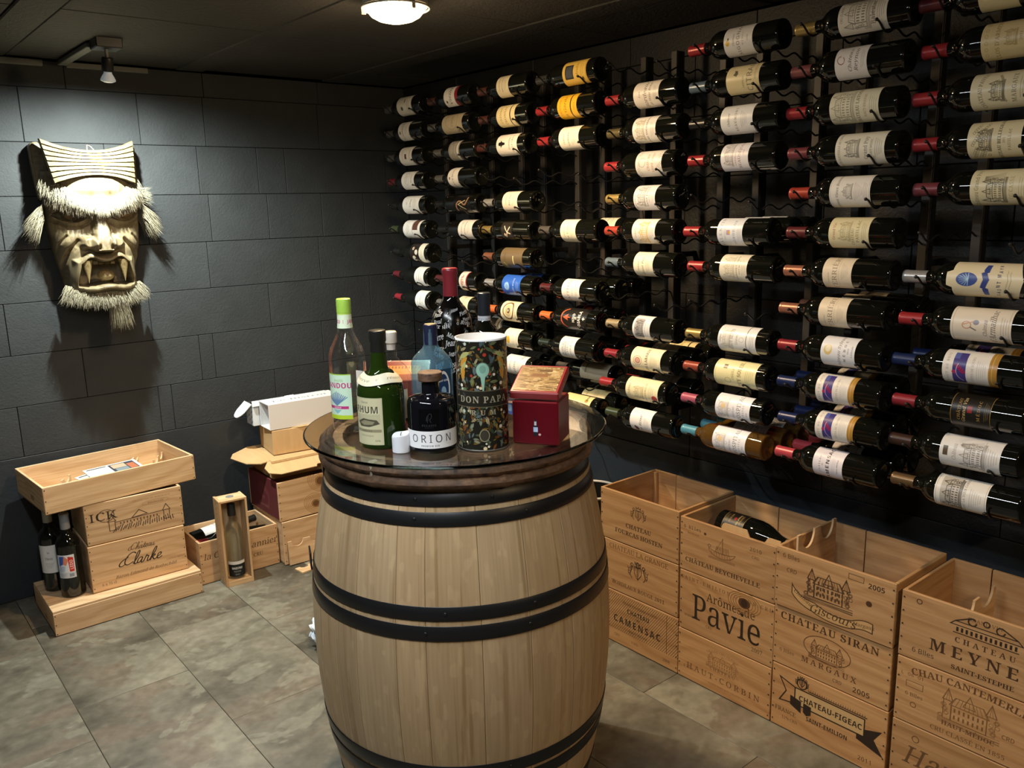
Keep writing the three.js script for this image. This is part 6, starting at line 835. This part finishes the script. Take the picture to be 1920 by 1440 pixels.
// ---------------------------------------------------------------- carved mask on the back wall
{
  const t = thing('carved_mask', 'carved wooden demon mask with fangs, straw hair and fan-shaped crown on wall', 'mask', [-1.502, 1.19, 0.002]);
  const Y0 = 1.19, carve = std(lin(0.42, 0.4, 0.36), 0.5, { map: maskMap }), crownM = std(lin(0.3, 0.28, 0.2), 0.55, { map: maskMap }), tooth = std(lin(0.5, 0.45, 0.34), 0.45, { map: maskMap }), darkWood = std(lin(0.36, 0.28, 0.18), 0.5, { map: maskMap });
  const G = (x, y, cx, cy, rx, ry) => Math.exp(-(((x - cx) / rx) ** 2 + ((y - cy) / ry) ** 2));
  const halfW = (y) => y > 1.5 ? 0.168 : lerp(0.118, 0.168, Math.pow(sst(1.15, 1.52, y), 0.8));
  const seg = (x, y, a, b) => { const vx = b[0] - a[0], vy = b[1] - a[1], k = clamp(((x - a[0]) * vx + (y - a[1]) * vy) / (vx * vx + vy * vy), 0, 1); return Math.hypot(x - a[0] - vx * k, y - a[1] - vy * k); };
  const path = (x, y, p) => { let d = 9; for (let i = 0; i + 1 < p.length; i++) d = Math.min(d, seg(x, y, p[i], p[i + 1])); return d; };
  const mouth = (x, y) => { // signed distance-like: negative inside the opening, an M-shaped upper lip over a trapezoid
    const ax = Math.abs(x), top = 1.322 + 0.016 * Math.exp(-(((ax - 0.05) / 0.024) ** 2)) - 0.012 * sst(0.06, 0.095, ax), bot = 1.236 + 0.004 * Math.cos(x * 50);
    return Math.max(ax - lerp(0.098, 0.082, sst(1.24, 1.33, y)), y - top, bot - y);
  };
  const zf = (x, y) => {
    const w = halfW(y), s = clamp(Math.abs(x) / w, 0, 1), ax = Math.abs(x);
    let z = 0.055 + 0.085 * Math.pow(Math.max(0, 1 - Math.pow(s, 2.6)), 0.6) + 0.03 * sst(1.42, 1.24, y) * (1 - s * s) + 0.05 * sst(1.53, 1.6, y) * (1 - s * s) * sst(1.69, 1.63, y);
    // brow and forehead
    z += 0.022 * Math.exp(-(((y - 1.548 - 0.012 * Math.pow(ax / 0.1, 2)) / 0.02) ** 2)) * (1 - 0.4 * s);
    // eye: almond hollow, lids and eyeball
    const ex = ax - 0.098, ey = y - 1.5 - 0.1 * ex, e = Math.hypot(ex / 0.056, ey / (0.021 * Math.sqrt(Math.max(0.12, 1 - Math.pow(Math.min(1, Math.abs(ex) / 0.056), 2)))));
    z -= 0.024 * sst(1.25, 0.75, e); if (e < 1.3) z += 0.016 * Math.sqrt(Math.max(0, 1 - (ex / 0.024) ** 2 - (ey / 0.019) ** 2));
    z += 0.011 * Math.exp(-(((path(ax, y, [[0.042, 1.492], [0.07, 1.478], [0.105, 1.474], [0.14, 1.486], [0.158, 1.505]]) / 0.0085)) ** 2));
    z -= 0.008 * Math.exp(-(((path(ax, y, [[0.035, 1.472], [0.07, 1.456], [0.11, 1.455], [0.15, 1.476]]) / 0.005)) ** 2));
    // nose
    const nw = lerp(0.03, 0.05, sst(1.5, 1.38, y)), nz = lerp(0.022, 0.06, sst(1.53, 1.38, y)) * sst(1.356, 1.368, y) * sst(1.6, 1.5, y);
    z += nz * sst(1.0, 0.45, ax / nw);
    z += 0.036 * sst(1.15, 0.45, Math.hypot((ax - 0.05) / 0.034, (y - 1.398) / 0.03));
    z -= 0.014 * Math.exp(-((path(ax, y, [[0.022, 1.375], [0.026, 1.4], [0.034, 1.425]]) / 0.005) ** 2));
    // cheeks with two deep laughing folds
    z += 0.02 * G(ax, y, 0.112, 1.4, 0.045, 0.05);
    z -= 0.02 * Math.exp(-((path(ax, y, [[0.082, 1.405], [0.112, 1.37], [0.134, 1.32], [0.136, 1.27], [0.128, 1.235]]) / 0.0085) ** 2));
    z -= 0.011 * Math.exp(-((path(ax, y, [[0.118, 1.425], [0.142, 1.395], [0.15, 1.35]]) / 0.0045) ** 2));
    // lips and mouth
    const m = mouth(x, y); z += 0.028 * sst(0.03, 0.014, m); if (m < 0.004) z = lerp(z, 0.055, sst(0.004, -0.004, m));
    // chisel marks
    z += 0.0016 * (fbm(x * 60 + 8, y * 34, 99, 99, 2) - 0.5);
    return Math.max(z, 0.03);
  };
  { // face: relief surface plus a skirt back to the wall
    const nx = 128, ny = 150, pos = [], uv = [], idx = [], top = 1.665, bot = 1.19;
    for (let j = 0; j <= ny; j++) { const y = lerp(bot, top, j / ny), w = halfW(y) * Math.sqrt(Math.max(0.02, Math.min(1, (y - bot + 0.03) / 0.05))); for (let i = -1; i <= nx + 1; i++) { const s = clamp(i / nx, 0, 1) * 2 - 1, x = s * w, edge = i < 0 || i > nx; pos.push(x * (edge ? 0.97 : 1), y - Y0, edge ? 0.0 : zf(x, y)); uv.push(x * 3, y * 3); } }
    const n = nx + 3; for (let j = 0; j < ny; j++) for (let i = 0; i < n - 1; i++) { const a = j * n + i, b = a + n; idx.push(a, a + 1, b + 1, a, b + 1, b); }
    const base = pos.length / 3; for (let i = 0; i < n; i++) { pos.push(pos[i * 3], 0.004, 0); uv.push(pos[i * 3] * 3, 0); } for (let i = 0; i < n - 1; i++) idx.push(base + i, base + i + 1, i + 1, base + i, i + 1, i);
    const g = new THREE.BufferGeometry(); g.setAttribute('position', new THREE.Float32BufferAttribute(pos, 3)); g.setAttribute('uv', new THREE.Float32BufferAttribute(uv, 2)); g.setIndex(idx); g.computeVertexNormals();
    const face = mesh('face', g, carve, t);
    for (const s of [-1, 1]) { const b = new THREE.SphereGeometry(0.017, 18, 14); b.scale(1.15, 0.9, 0.55); b.translate(s * 0.098, 1.5 - Y0, zf(s * 0.098, 1.5) + 0.0005); mesh('eyeball', b, darkWood, face); }
  }
  { // crown: fan of eight overlapping carved courses
    const pl = new THREE.Group(); pl.name = 'crown'; t.add(pl);
    const topY = (u) => 1.742 + 0.041 * u * u, botY = (u) => 1.648 - 0.03 * u * u, hw = (v) => lerp(0.141, 0.163, v), zc = (u, v) => 0.19 - 0.03 * u * u - 0.05 * v;
    for (let k = 0; k < 8; k++) {
      const n = 36, pos = [], uv = [], idx = [], ph = rr(0, 9);
      for (let i = 0; i <= n; i++) {
        const u = i / n * 2 - 1; [[0, 0.0], [0.12, 0.0085], [0.9, 0.0025], [1.0, -0.004], [1.0, -0.03], [0, -0.03]].forEach(([f, dz]) => { const v = (k + f) / 8, jag = Math.abs(u) > 0.75 ? (fbm(u * 20 + ph, k * 3.1, 99, 99, 2) - 0.5) * 0.006 : 0; pos.push(u * hw(v) * (1 + jag), lerp(botY(u), topY(u), v) - Y0 + jag * 0.3, zc(u, v) + dz); uv.push(u * 0.5, v * 0.4 + k * 0.3); });
      }
      for (let i = 0; i < n; i++) for (let j = 0; j < 6; j++) { const a = i * 6 + j, b = i * 6 + (j + 1) % 6; idx.push(a, a + 6, b + 6, a, b + 6, b); }
      for (const e of [0, n * 6]) { const f = [e, e + 1, e + 2, e, e + 2, e + 3, e, e + 3, e + 4, e, e + 4, e + 5]; if (e) { for (let q = 0; q < f.length; q += 3) idx.push(f[q], f[q + 2], f[q + 1]); } else idx.push(...f); }
      const g = new THREE.BufferGeometry(); g.setAttribute('position', new THREE.Float32BufferAttribute(pos, 3)); g.setAttribute('uv', new THREE.Float32BufferAttribute(uv, 2)); g.setIndex(idx); g.computeVertexNormals();
      mesh('crown_course', toCreasedNormals(g, 0.6), crownM, pl);
    }
    // side wings reaching back to the wall, and the bare forehead below the crown
    for (const s of [-1, 1]) { const sh = new THREE.Shape(); sh.moveTo(0.135, 1.56); sh.lineTo(0.17, 1.57); sh.quadraticCurveTo(0.182, 1.66, 0.182, 1.758); sh.quadraticCurveTo(0.176, 1.77, 0.16, 1.768); sh.lineTo(0.14, 1.74); sh.closePath(); const g = new THREE.ExtrudeGeometry(sh, { depth: 0.03, bevelEnabled: true, bevelSize: 0.006, bevelThickness: 0.008, bevelSegments: 2 }); if (s < 0) { g.scale(-1, 1, 1); const p = g.attributes.position, a = p.array; for (let i = 0; i < a.length; i += 9) for (let q = 0; q < 3; q++) { const m = a[i + 3 + q]; a[i + 3 + q] = a[i + 6 + q]; a[i + 6 + q] = m; } } g.translate(0, -Y0, 0.012); g.computeVertexNormals(); uvBox(g, 'y', 0, 0, 3, 3); mesh('crown_wing', g, carve, t); }
    const bk = chamferBox(0.27, 0.14, 0.12, 0.02, 0, 1.655 - Y0, 0.075); uvBox(bk, 'y', 0, 0, 3, 3); mesh('forehead_block', bk, carve, t);
    const ring = tube([[-0.012, 1.742 - Y0, 0.14], [-0.006, 1.757 - Y0, 0.12], [0, 1.762 - Y0, 0.1], [0.006, 1.757 - Y0, 0.12], [0.012, 1.742 - Y0, 0.14]], 0.0016, 16, 6); mesh('hanging_wire', ring, std(lin(0.3, 0.2, 0.14), 0.5), t);
  }
  for (const s of [-1, 1]) { const g = new THREE.ConeGeometry(0.021, 0.088, 14); g.rotateX(Math.PI); g.scale(1, 1, 0.75); g.translate(s * 0.066, 1.288 - Y0, 0.155); mesh('fang', g, tooth, t); }
  { const g = new THREE.SphereGeometry(0.03, 24, 16); g.scale(1.02, 0.72, 0.9); const p = g.attributes.position; for (let i = 0; i < p.count; i++) p.setZ(i, p.getZ(i) - 0.006 * Math.exp(-((p.getX(i) / 0.004) ** 2)) * (p.getZ(i) > 0 ? 1 : 0)); g.computeVertexNormals(); g.translate(0, 1.272 - Y0, 0.14); mesh('tongue', g, tooth, t); }
  for (let i = 0; i < 4; i++) { const g = chamferBox(0.019, 0.016, 0.014, 0.003, -0.03 + i * 0.0205, 1.322 - Y0, 0.13); mesh('tooth', g, tooth, t); }

  // straw hair: thin tapering strands, many thousand, one mesh per tuft
  const strawM = [std(lin(0.24, 0.205, 0.13), 0.6), std(lin(0.17, 0.135, 0.08), 0.6)];
  function tuft(name, n, root, dir, len, mat) {
    const pos = [], nor = [], idx = [];
    for (let i = 0; i < n; i++) {
      const a = root(rnd(), rnd()), d = dir(a), L = len(a) * rr(0.6, 1.15), r = rr(0.0009, 0.0018); let p = V3(...a), v = V3(...d).normalize(); const side = V3(rr(-1, 1), rr(-1, 1), rr(-1, 1)).cross(v).normalize(), up = side.clone().cross(v).normalize(), b0 = pos.length / 3;
      for (let k = 0; k < 4; k++) { const q = r * (1 - k / 3.3); for (let j = 0; j < 3; j++) { const an = j * 2.094, nx = side.clone().multiplyScalar(Math.cos(an)).addScaledVector(up, Math.sin(an)); pos.push(p.x + nx.x * q, p.y + nx.y * q, p.z + nx.z * q); nor.push(nx.x, nx.y, nx.z); } p = p.clone().addScaledVector(v, L / 3); v.y -= 0.16; v.x += rr(-0.12, 0.12); v.z += rr(-0.1, 0.1); v.normalize(); if (p.z < 0.004) p.z = 0.004; }
      for (let k = 0; k < 3; k++) for (let j = 0; j < 3; j++) { const q = b0 + k * 3 + j, q2 = b0 + k * 3 + (j + 1) % 3; idx.push(q, q2 + 3, q2, q, q + 3, q2 + 3); }
    }
    const g = new THREE.BufferGeometry(); g.setAttribute('position', new THREE.Float32BufferAttribute(pos, 3)); g.setAttribute('normal', new THREE.Float32BufferAttribute(nor, 3)); g.setIndex(idx); mesh(name, g, mat, t);
  }
  const hairline = (u) => 1.566 + 0.052 * u * u;
  tuft('fringe', 2000, (a, b) => { const u = a * 2 - 1, x = u * 0.168, y = hairline(u) - b * 0.018 + 0.03 * Math.abs(u) * b * 2; return [x, y - Y0, zf(x * 0.96, Math.min(y, 1.66)) + 0.001]; }, (p) => [p[0] * 2.2 + rr(-0.3, 0.3), -1.1, 0.5 + rr(-0.3, 0.3)], () => 0.06, strawM[0]);
  tuft('fringe', 1200, (a, b) => { const u = a * 2 - 1, x = u * 0.166, y = hairline(u) - 0.012 - b * 0.014; return [x, y - Y0, zf(x * 0.96, y) + 0.001]; }, (p) => [p[0] * 1.6 + rr(-0.25, 0.25), -1.4, 0.3 + rr(-0.2, 0.2)], () => 0.056, strawM[1]);
  for (const s of [-1, 1]) tuft('ear_tuft', 520, (a, b) => [s * (0.168 + 0.012 * b), 1.545 - a * 0.06 - Y0, 0.035 + 0.06 * b], () => [s * (0.75 + rr(-0.35, 0.4)), -1 + rr(-0.25, 0.35), rr(-0.1, 0.45)], (p) => 0.098, strawM[0]);
  tuft('ear_tuft', 160, (a, b) => [0.172, 1.6 - a * 0.05 - Y0, 0.05 + 0.05 * b], () => [0.8, rr(-0.4, 0.4), rr(-0.1, 0.4)], () => 0.05, strawM[0]);
  tuft('beard', 2200, (a, b) => { const u = a * 2 - 1; return [u * 0.136, 1.222 + 0.018 * u * u - 0.03 * b - Y0, 0.165 - 0.07 * u * u]; }, (p) => [p[0] * 3.2 + rr(-0.4, 0.4), -0.85 + rr(-0.25, 0.35), 0.5 + rr(-0.3, 0.3)], () => 0.058, strawM[0]);
  tuft('beard', 900, (a, b) => { const u = (a - 0.5); return [0.028 + u * 0.055, 1.195 - b * 0.03 - Y0, 0.15 + rr(-0.02, 0.02)]; }, () => [0.1 + rr(-0.3, 0.3), -1.2, 0.12 + rr(-0.2, 0.2)], () => 0.105, strawM[0]);
}
// ---------------------------------------------------------------- crates and bottles along the back wall
{ // flat crate on the floor, then two crates, then an open tray
  const a = thing('flat_crate', 'low closed pine crate on the floor under the stacked crates', 'crate', [-1.628, 0, 0.276], 0.0);
  crate(a, 0.538, 0.088, 0.338, null, { mat: pineMats[2], nails: 3, lid: true, leftPrint: 'traysmall' });
  const b = thing('wine_crate', 'pine crate branded with large script lettering under the castle crate', 'crate', [-1.564, 0.097, 0.255], -0.03);
  crate(b, 0.352, 0.186, 0.27, 'clarke', { mat: pineMats[2] });
  const c = thing('wine_crate', 'pine crate branded with a sketched castle and initials under the tray', 'crate', [-1.559, 0.283, 0.25], -0.03);
  crate(c, 0.354, 0.162, 0.27, 'lck', { mat: pineMats[2] });
  const d = thing('open_tray', 'shallow open pine crate on top of the castle crate holding papers', 'crate', [-1.602, 0.4455, 0.2], 0.075);
  crate(d, 0.555, 0.104, 0.352, null, { mat: pineMats[0], nails: 3, leftPrint: 'traysmall' });
  for (const [x, z, w] of [[-0.2, 0.02, 0.14], [0.09, -0.06, 0.16], [0.19, -0.03, 0.12]]) { const m = mesh('bottle_divider', dividerGeo(w, 0.05, 2, 0.022), pineMats[0], d); m.position.set(x, 0.009, z); m.rotation.y = 0.9; }
  const p = thing('leaflet', 'printed leaflet with colour photo lying in the open tray', 'leaflet', [-1.6, 0.5, 0.225], 0.32); p.rotation.x = 0.1;
  const pg = new THREE.BoxGeometry(0.2, 0.003, 0.145); { const uv = pg.attributes.uv, n = pg.attributes.normal, [u0, v0, u1, v1] = barCell.paper; for (let i = 0; i < uv.count; i++) uv.setXY(i, lerp(u0, u1, uv.getX(i)), lerp(v0, v1, n.getY(i) > 0.5 ? uv.getY(i) : 0.5)); } mesh('page', pg, barPrint, p);
  const p2 = mesh('page', pg.clone(), barPrint, p); p2.position.set(0.035, 0.004, -0.012); p2.rotation.y = -0.22;

  const b1 = thing('wine_bottle', 'standing dark bottle with grey capsule and red-blue cubist label on flat crate', 'wine bottle', [-1.797, 0.097, 0.325], -0.55);
  b1.scale.set(1.13, 1.07, 1.13); mesh('glass_body', bodyGeo.bordeaux, darkGlass, b1); mesh('capsule', capGeo[0.055], foil(0.24, 0.24, 0.25), b1); mesh('label', wrap('cubist', 0.075, 0.16, 1.5, 0.038), barPrint, b1);
  const b2 = thing('wine_bottle', 'standing dark bottle with pale capsule half hidden behind the cubist-label bottle', 'wine bottle', [-1.835, 0.097, 0.222], -0.5);
  b2.scale.set(1.08, 1.1, 1.08); mesh('glass_body', bodyGeo.bordeaux, darkGlass, b2); mesh('capsule', capGeo[0.055], foil(0.5, 0.5, 0.46), b2); mesh('label', labelGeo(labelCell.w5, 0.07, 0.17, 2, 0.038), labelMat, b2);
}
{ // open crate of bottles with a boxed tequila bottle in front
  const a = thing('wine_crate', 'open pine crate holding bottles beside the boxed clear bottle', 'crate', [-1.168, 0, 0.266], -0.02);
  crate(a, 0.335, 0.183, 0.235, 'meunier', { mat: pineMats[1] });
  const lay = (name, label, x, y, z, ang, f) => { const g = thing(name, label, 'wine bottle', [x, y, z]); g.quaternion.setFromEuler(new THREE.Euler(0, ang, 0)).multiply(new THREE.Quaternion().setFromEuler(new THREE.Euler(0, 0, -Math.PI / 2 + 0.06))); f(g); return g; };
  lay('wine_bottle', 'dark bottle with red capsule lying in the crate beside the tequila box', -1.022, 0.125, 0.312, Math.PI - 0.15, (g) => { mesh('glass_body', bodyGeo.bordeaux, darkGlass, g); mesh('capsule', capGeo[0.055], CAPS.red[0], g); mesh('label', labelGeo(labelCell.moon, 0.06, 0.16, 2, 0.0381), labelMat, g).rotation.y = 1.9; });
  lay('wine_bottle', 'dark bottle with white label lying at the back of that crate', -1.316, 0.14, 0.222, 0.12, (g) => { mesh('glass_body', bodyGeo.bordeaux, darkGlass, g); mesh('capsule', capGeo[0.055], CAPS.black[0], g); mesh('label', labelGeo(labelCell.w5, 0.05, 0.16, 2.4, 0.0381), labelMat, g).rotation.y = -1.6; });

  const t = thing('tequila_box', 'narrow open-fronted wooden gift box standing on the floor', 'box', [-1.212, 0, 0.4345], -0.09);
  const w = 0.112, h = 0.368, d = 0.086, th = 0.009, bm = std(lin(1, 0.98, 0.94), 0.6, { map: pineMap });
  for (const s of [-1, 1]) { const g = chamferBox(th, h, d, 0.001, s * (w / 2 - th / 2), h / 2, 0); if (s < 0) { const c2 = crateCell.maestro, p = g.attributes.position, uv = new Float32Array(p.count * 2); for (let i = 0; i < p.count; i++) { uv[i * 2] = lerp(c2[2], c2[0], p.getY(i) / h); uv[i * 2 + 1] = lerp(c2[3], c2[1], p.getZ(i) / d + 0.5); } g.setAttribute('uv', new THREE.BufferAttribute(uv, 2)); mesh('side_panel', g, crateMat, t); } else mesh('side_panel', uvBox(g, 'y'), bm, t); }
  mesh('back_panel', uvBox(chamferBox(w - 2 * th, h, th, 0.001, 0, h / 2, -d / 2 + th / 2), 'y', 1, 1), bm, t);
  mesh('top_panel', uvBox(chamferBox(w - 2 * th, th, d, 0.001, 0, h - th / 2, 0), 'x', 2, 1), bm, t);
  mesh('bottom_panel', uvBox(chamferBox(w - 2 * th, 0.022, d - 0.009, 0.001, 0, 0.011, 0.0045), 'x', 2, 2), bm, t);
  mesh('top_medallion', at(new THREE.CylinderGeometry(0.016, 0.016, 0.0015, 24), 0, h + 0.0005, 0), std(lin(0.4, 0.39, 0.37), 0.4, { metalness: 0.5 }), t);
  const q = thing('tequila_bottle', 'clear spirit bottle with black stopper and black label inside the wooden gift box', 'bottle', [-1.2115, 0.0225, 0.4385], -0.3); q.scale.set(0.92, 1.04, 0.92);
  mesh('glass_body', lathe([[0, 0.008], [0.03, 0.004], [0.034, 0], [0.0375, 0.004], [0.038, 0.012], [0.038, 0.18], [0.037, 0.195], [0.032, 0.212], [0.022, 0.228], [0.0165, 0.24], [0.0155, 0.262]], 40), phys(lin(0.88, 0.91, 0.91), 0.015, { transmission: 1, thickness: 0, ior: 1.5 }), q);
  mesh('inner_wall', lathe([[0, 0.02], [0.03, 0.018], [0.0345, 0.024], [0.0345, 0.18], [0.0335, 0.193], [0.029, 0.209], [0.019, 0.226], [0.013, 0.24], [0.012, 0.262]], 36), phys(lin(0.92, 0.94, 0.94), 0.015, { transmission: 1, thickness: 0, ior: 1.5 }), q);
  mesh('stopper', lathe([[0.0135, 0.256], [0.017, 0.257], [0.0175, 0.262], [0.0175, 0.302], [0.016, 0.305], [0, 0.305]], 28), blackPlastic, q);
  mesh('front_label', wrap('tequila', 0.012, 0.062, 2.2, 0.0384), barPrint, q);
  mesh('label_edge', labelGeo(labelCell.w8, 0.0625, 0.075, 2.2, 0.0384), labelMat, q);
}
{ // stack beside the barrel: two crates, two cartons, a white gift box
  const a = thing('wine_crate', 'plain pine crate on the floor under the red-sided crate', 'crate', [-0.822, 0, 0.275], -0.02);
  crate(a, 0.345, 0.195, 0.32, null, { mat: pineMats[1] });
  const b = thing('wine_crate', 'knotty pine crate with dark red side standing on the plain crate', 'crate', [-0.832, 0.1955, 0.27], 0.0);
  crate(b, 0.34, 0.176, 0.31, 'knotty', { mat: pineMats[1], leftPrint: 'redside' });
  const dv = thing('bottle_divider', 'loose notched wooden divider leaning against the plain crate', 'divider', [-0.985, 0.004, 0.447], -0.06); { const m = mesh('notched_board', dividerGeo(0.17, 0.105, 2, 0.026), pineMats[0], dv); m.rotation.x = -0.06; const n2 = new THREE.CylinderGeometry(0.035, 0.035, 0.002, 24, 1, false, -Math.PI / 2, Math.PI); }
  const dv2 = thing('bottle_divider', 'loose notched wooden divider lying flat on the floor by the plain crate', 'divider', [-0.98, 0.0005, 0.56], 0.12); { const g = dividerGeo(0.17, 0.06, 2, 0.02); g.rotateX(-Math.PI / 2); mesh('notched_board', g, pineMats[0], dv2); }
  // open carton with flaps
  const c = thing('cardboard_box', 'flat brown cardboard carton with spread flaps on the knotty crate', 'box', [-0.82, 0.372, 0.215], -0.05);
  const L = 0.32, D = 0.3, HH = 0.075, k = 0.004;
  for (const s of [-1, 1]) { mesh('side_wall', uvBox(chamferBox(k, HH, D, 0.001, s * L / 2, HH / 2, 0), 'z', rr(0, 2), 0), cardMat, c); mesh('end_wall', uvBox(chamferBox(L, HH, k, 0.001, 0, HH / 2, s * D / 2), 'x', rr(0, 2), 0), cardMat, c); }
  mesh('top_flap', uvBox(chamferBox(L, k, D, 0.001, 0, HH + 0.002, 0), 'x', 1, 1), cardMat, c);
  const flap = (pts, holes, hinge) => { const s = new THREE.Shape(pts.map(([x, y]) => new THREE.Vector2(x, y))); const g = new THREE.ExtrudeGeometry(s, { depth: k, bevelEnabled: false, curveSegments: 8 }); g.rotateX(Math.PI / 2); return uvBox(g, 'x', rr(0, 2), rr(0, 2)); };
  const arc = (cx, cy, r, n = 8) => Array.from({ length: n + 1 }, (_, i) => [cx - r * Math.cos(Math.PI * i / n), cy - r * Math.sin(Math.PI * i / n)]);
  { const m = mesh('front_flap', flap([[-L / 2 - 0.005, 0], [-L / 2 - 0.04, 0.05], [-L / 2 - 0.035, 0.09], [-L / 2 + 0.01, 0.112], [0.0, 0.108], ...arc(0.03, 0.108, 0.017).map(([x, y]) => [x, y]), [0.07, 0.108], ...arc(0.115, 0.108, 0.017), [0.15, 0.106], [L / 2, 0]]), cardMat, c); m.position.set(0, HH + 0.004, D / 2 - 0.03); m.rotation.x = 0.36; }
  { const m = mesh('side_flap', flap([[0, -D / 2], [-0.08, -D / 2 + 0.015], [-0.105, -D / 2 + 0.06], [-0.085, D / 2 - 0.1], [-0.045, D / 2 - 0.03], [0, D / 2 - 0.02]]), cardMat, c); m.position.set(-L / 2 + 0.004, HH + 0.005, 0); m.rotation.z = 0.22; }
  const e = thing('cardboard_box', 'smaller brown cardboard carton under the white gift box', 'box', [-0.785, 0.455, 0.21], -0.14);
  mesh('carton_body', uvBox(chamferBox(0.3, 0.108, 0.2, 0.001, 0, 0.054, 0), 'x', 0.3, 0.2), cardMat, e);
  mesh('lid_flap', (() => { const s = new THREE.Shape(); s.moveTo(0.15, 0); s.lineTo(-0.08, 0); s.quadraticCurveTo(-0.06, 0.03, -0.02, 0.036); s.lineTo(0.15, 0.03); s.closePath(); const g = new THREE.ExtrudeGeometry(s, { depth: 0.003, bevelEnabled: false }); g.rotateX(Math.PI / 2 + 0.0); return uvBox(g, 'x'); })(), cardMat, e).position.set(0, 0.1115, 0.068);
  // white sleeve with dark open end
  const w = thing('gift_box', 'white open-ended bottle gift box on the small carton', 'box', [-0.785, 0.5665, 0.24], -0.06);
  const WL = 0.33, WS = 0.115, wm = std(lin(0.72, 0.69, 0.66), 0.45); const shell = [[0, WS / 2, WS / 2 - 0.002, WL, WS, 0.004, 0], [0, WS / 2, -WS / 2 + 0.002, WL, WS, 0.004, 0]];
  shell.forEach(([x, y, z, a2, b2, c2]) => mesh('side_panel', chamferBox(a2, b2, c2, 0.001, x, y, z), wm, w));
  { const g = new THREE.BoxGeometry(WL, 0.004, WS - 0.008); const uv = g.attributes.uv, n = g.attributes.normal, [u0, v0, u1, v1] = barCell.bistrot; for (let i = 0; i < uv.count; i++) uv.setXY(i, lerp(u0, u1, uv.getX(i)), lerp(v0, v1, n.getY(i) > 0.5 ? uv.getY(i) : 0.06)); g.translate(0, WS - 0.002, 0); mesh('top_panel', g, barPrint, w); }
  mesh('bottom_panel', chamferBox(WL, 0.004, WS - 0.008, 0.001, 0, 0.002, 0), wm, w);
  mesh('end_panel', chamferBox(0.004, WS - 0.008, WS - 0.008, 0.001, WL / 2 - 0.003, WS / 2, 0), wm, w);
  // open lidded gift box behind it
  const o = thing('gift_box', 'open patterned gift box with raised lid behind the white gift box', 'box', [-0.8, 0.5665, 0.125], -0.06);
  const pm = std(lin(0.75, 0.76, 0.78), 0.5), dk = std(lin(0.06, 0.06, 0.065), 0.6);
  { const g = chamferBox(0.34, 0.09, 0.085, 0.001, 0, 0.045, 0); const pp = g.attributes.position, n = g.attributes.normal, uv = new Float32Array(pp.count * 2), [u0, v0, u1, v1] = barCell.pattern; for (let i = 0; i < pp.count; i++) { uv[i * 2] = lerp(u0, u1, clamp(pp.getZ(i) / 0.085 + 0.5, 0, 1)); uv[i * 2 + 1] = lerp(v0, v1, clamp(pp.getY(i) / 0.09, 0, 1)); } g.setAttribute('uv', new THREE.BufferAttribute(uv, 2)); mesh('box_body', g, barPrint, o); }
  { const m = mesh('lid', chamferBox(0.345, 0.004, 0.1, 0.001, 0, 0, 0.045), dk, o); m.position.set(0, 0.093, -0.045); m.rotation.x = -0.22; const r = mesh('lid_edge', chamferBox(0.345, 0.026, 0.003, 0.001, 0, -0.012, 0.094), pm, m); const tb = mesh('lid_tab', chamferBox(0.045, 0.014, 0.004, 0.002, 0, -0.004, 0.098), std(lin(0.9, 0.9, 0.9), 0.4), m); }
  { const s = new THREE.Shape(); s.moveTo(0, 0); s.lineTo(0.05, 0.0); s.quadraticCurveTo(0.085, 0.01, 0.085, 0.045); s.quadraticCurveTo(0.085, 0.08, 0.05, 0.09); s.lineTo(0, 0.09); s.closePath(); const g = new THREE.ExtrudeGeometry(s, { depth: 0.003, bevelEnabled: false }); g.rotateX(-Math.PI / 2); g.rotateY(Math.PI); const m = mesh('end_flap', g, pm, o); m.position.set(-0.172, 0.1, -0.045); m.rotation.z = 0.75; m.userData = {}; }
}
{ // crumpled rag on the floor behind the barrel and a bucket between barrel and crates
  const r = thing('rag', 'crumpled white rag on the floor behind the barrel', 'rag', [-1.175, 0, 1.16]);
  const g = new THREE.SphereGeometry(0.05, 48, 32), p = g.attributes.position; for (let i = 0; i < p.count; i++) { const v = V3(p.getX(i), p.getY(i), p.getZ(i)).normalize(); const k = 0.62 + 0.75 * Math.abs(fbm(v.x * 2.6 + 9, v.y * 2.6 + v.z * 3 + 9, 99, 99, 2) - 0.5) * 2 + 0.07 * Math.sin(v.x * 11 + v.y * 9); p.setXYZ(i, v.x * 0.066 * k, Math.max(0, 0.045 + v.y * 0.066 * k), v.z * 0.066 * k); } g.computeVertexNormals();
  mesh('cloth', g, std(lin(0.62, 0.68, 0.74), 0.85), r);
  const b = thing('bucket', 'black bucket with pale rim between the barrel and the crates', 'bucket', [-0.36, 0, 1.66]);
  mesh('shell', lathe([[0, 0.004], [0.075, 0.004], [0.08, 0.0], [0.1, 0.5], [0.097, 0.5], [0.076, 0.01], [0, 0.01]], 36), blackPlastic, b);
  const rg = new THREE.TorusGeometry(0.099, 0.005, 8, 40); rg.rotateX(Math.PI / 2); rg.translate(0, 0.5, 0); mesh('rim', rg, std(lin(0.6, 0.58, 0.54), 0.5), b);
}
renderer.render(scene, camera);
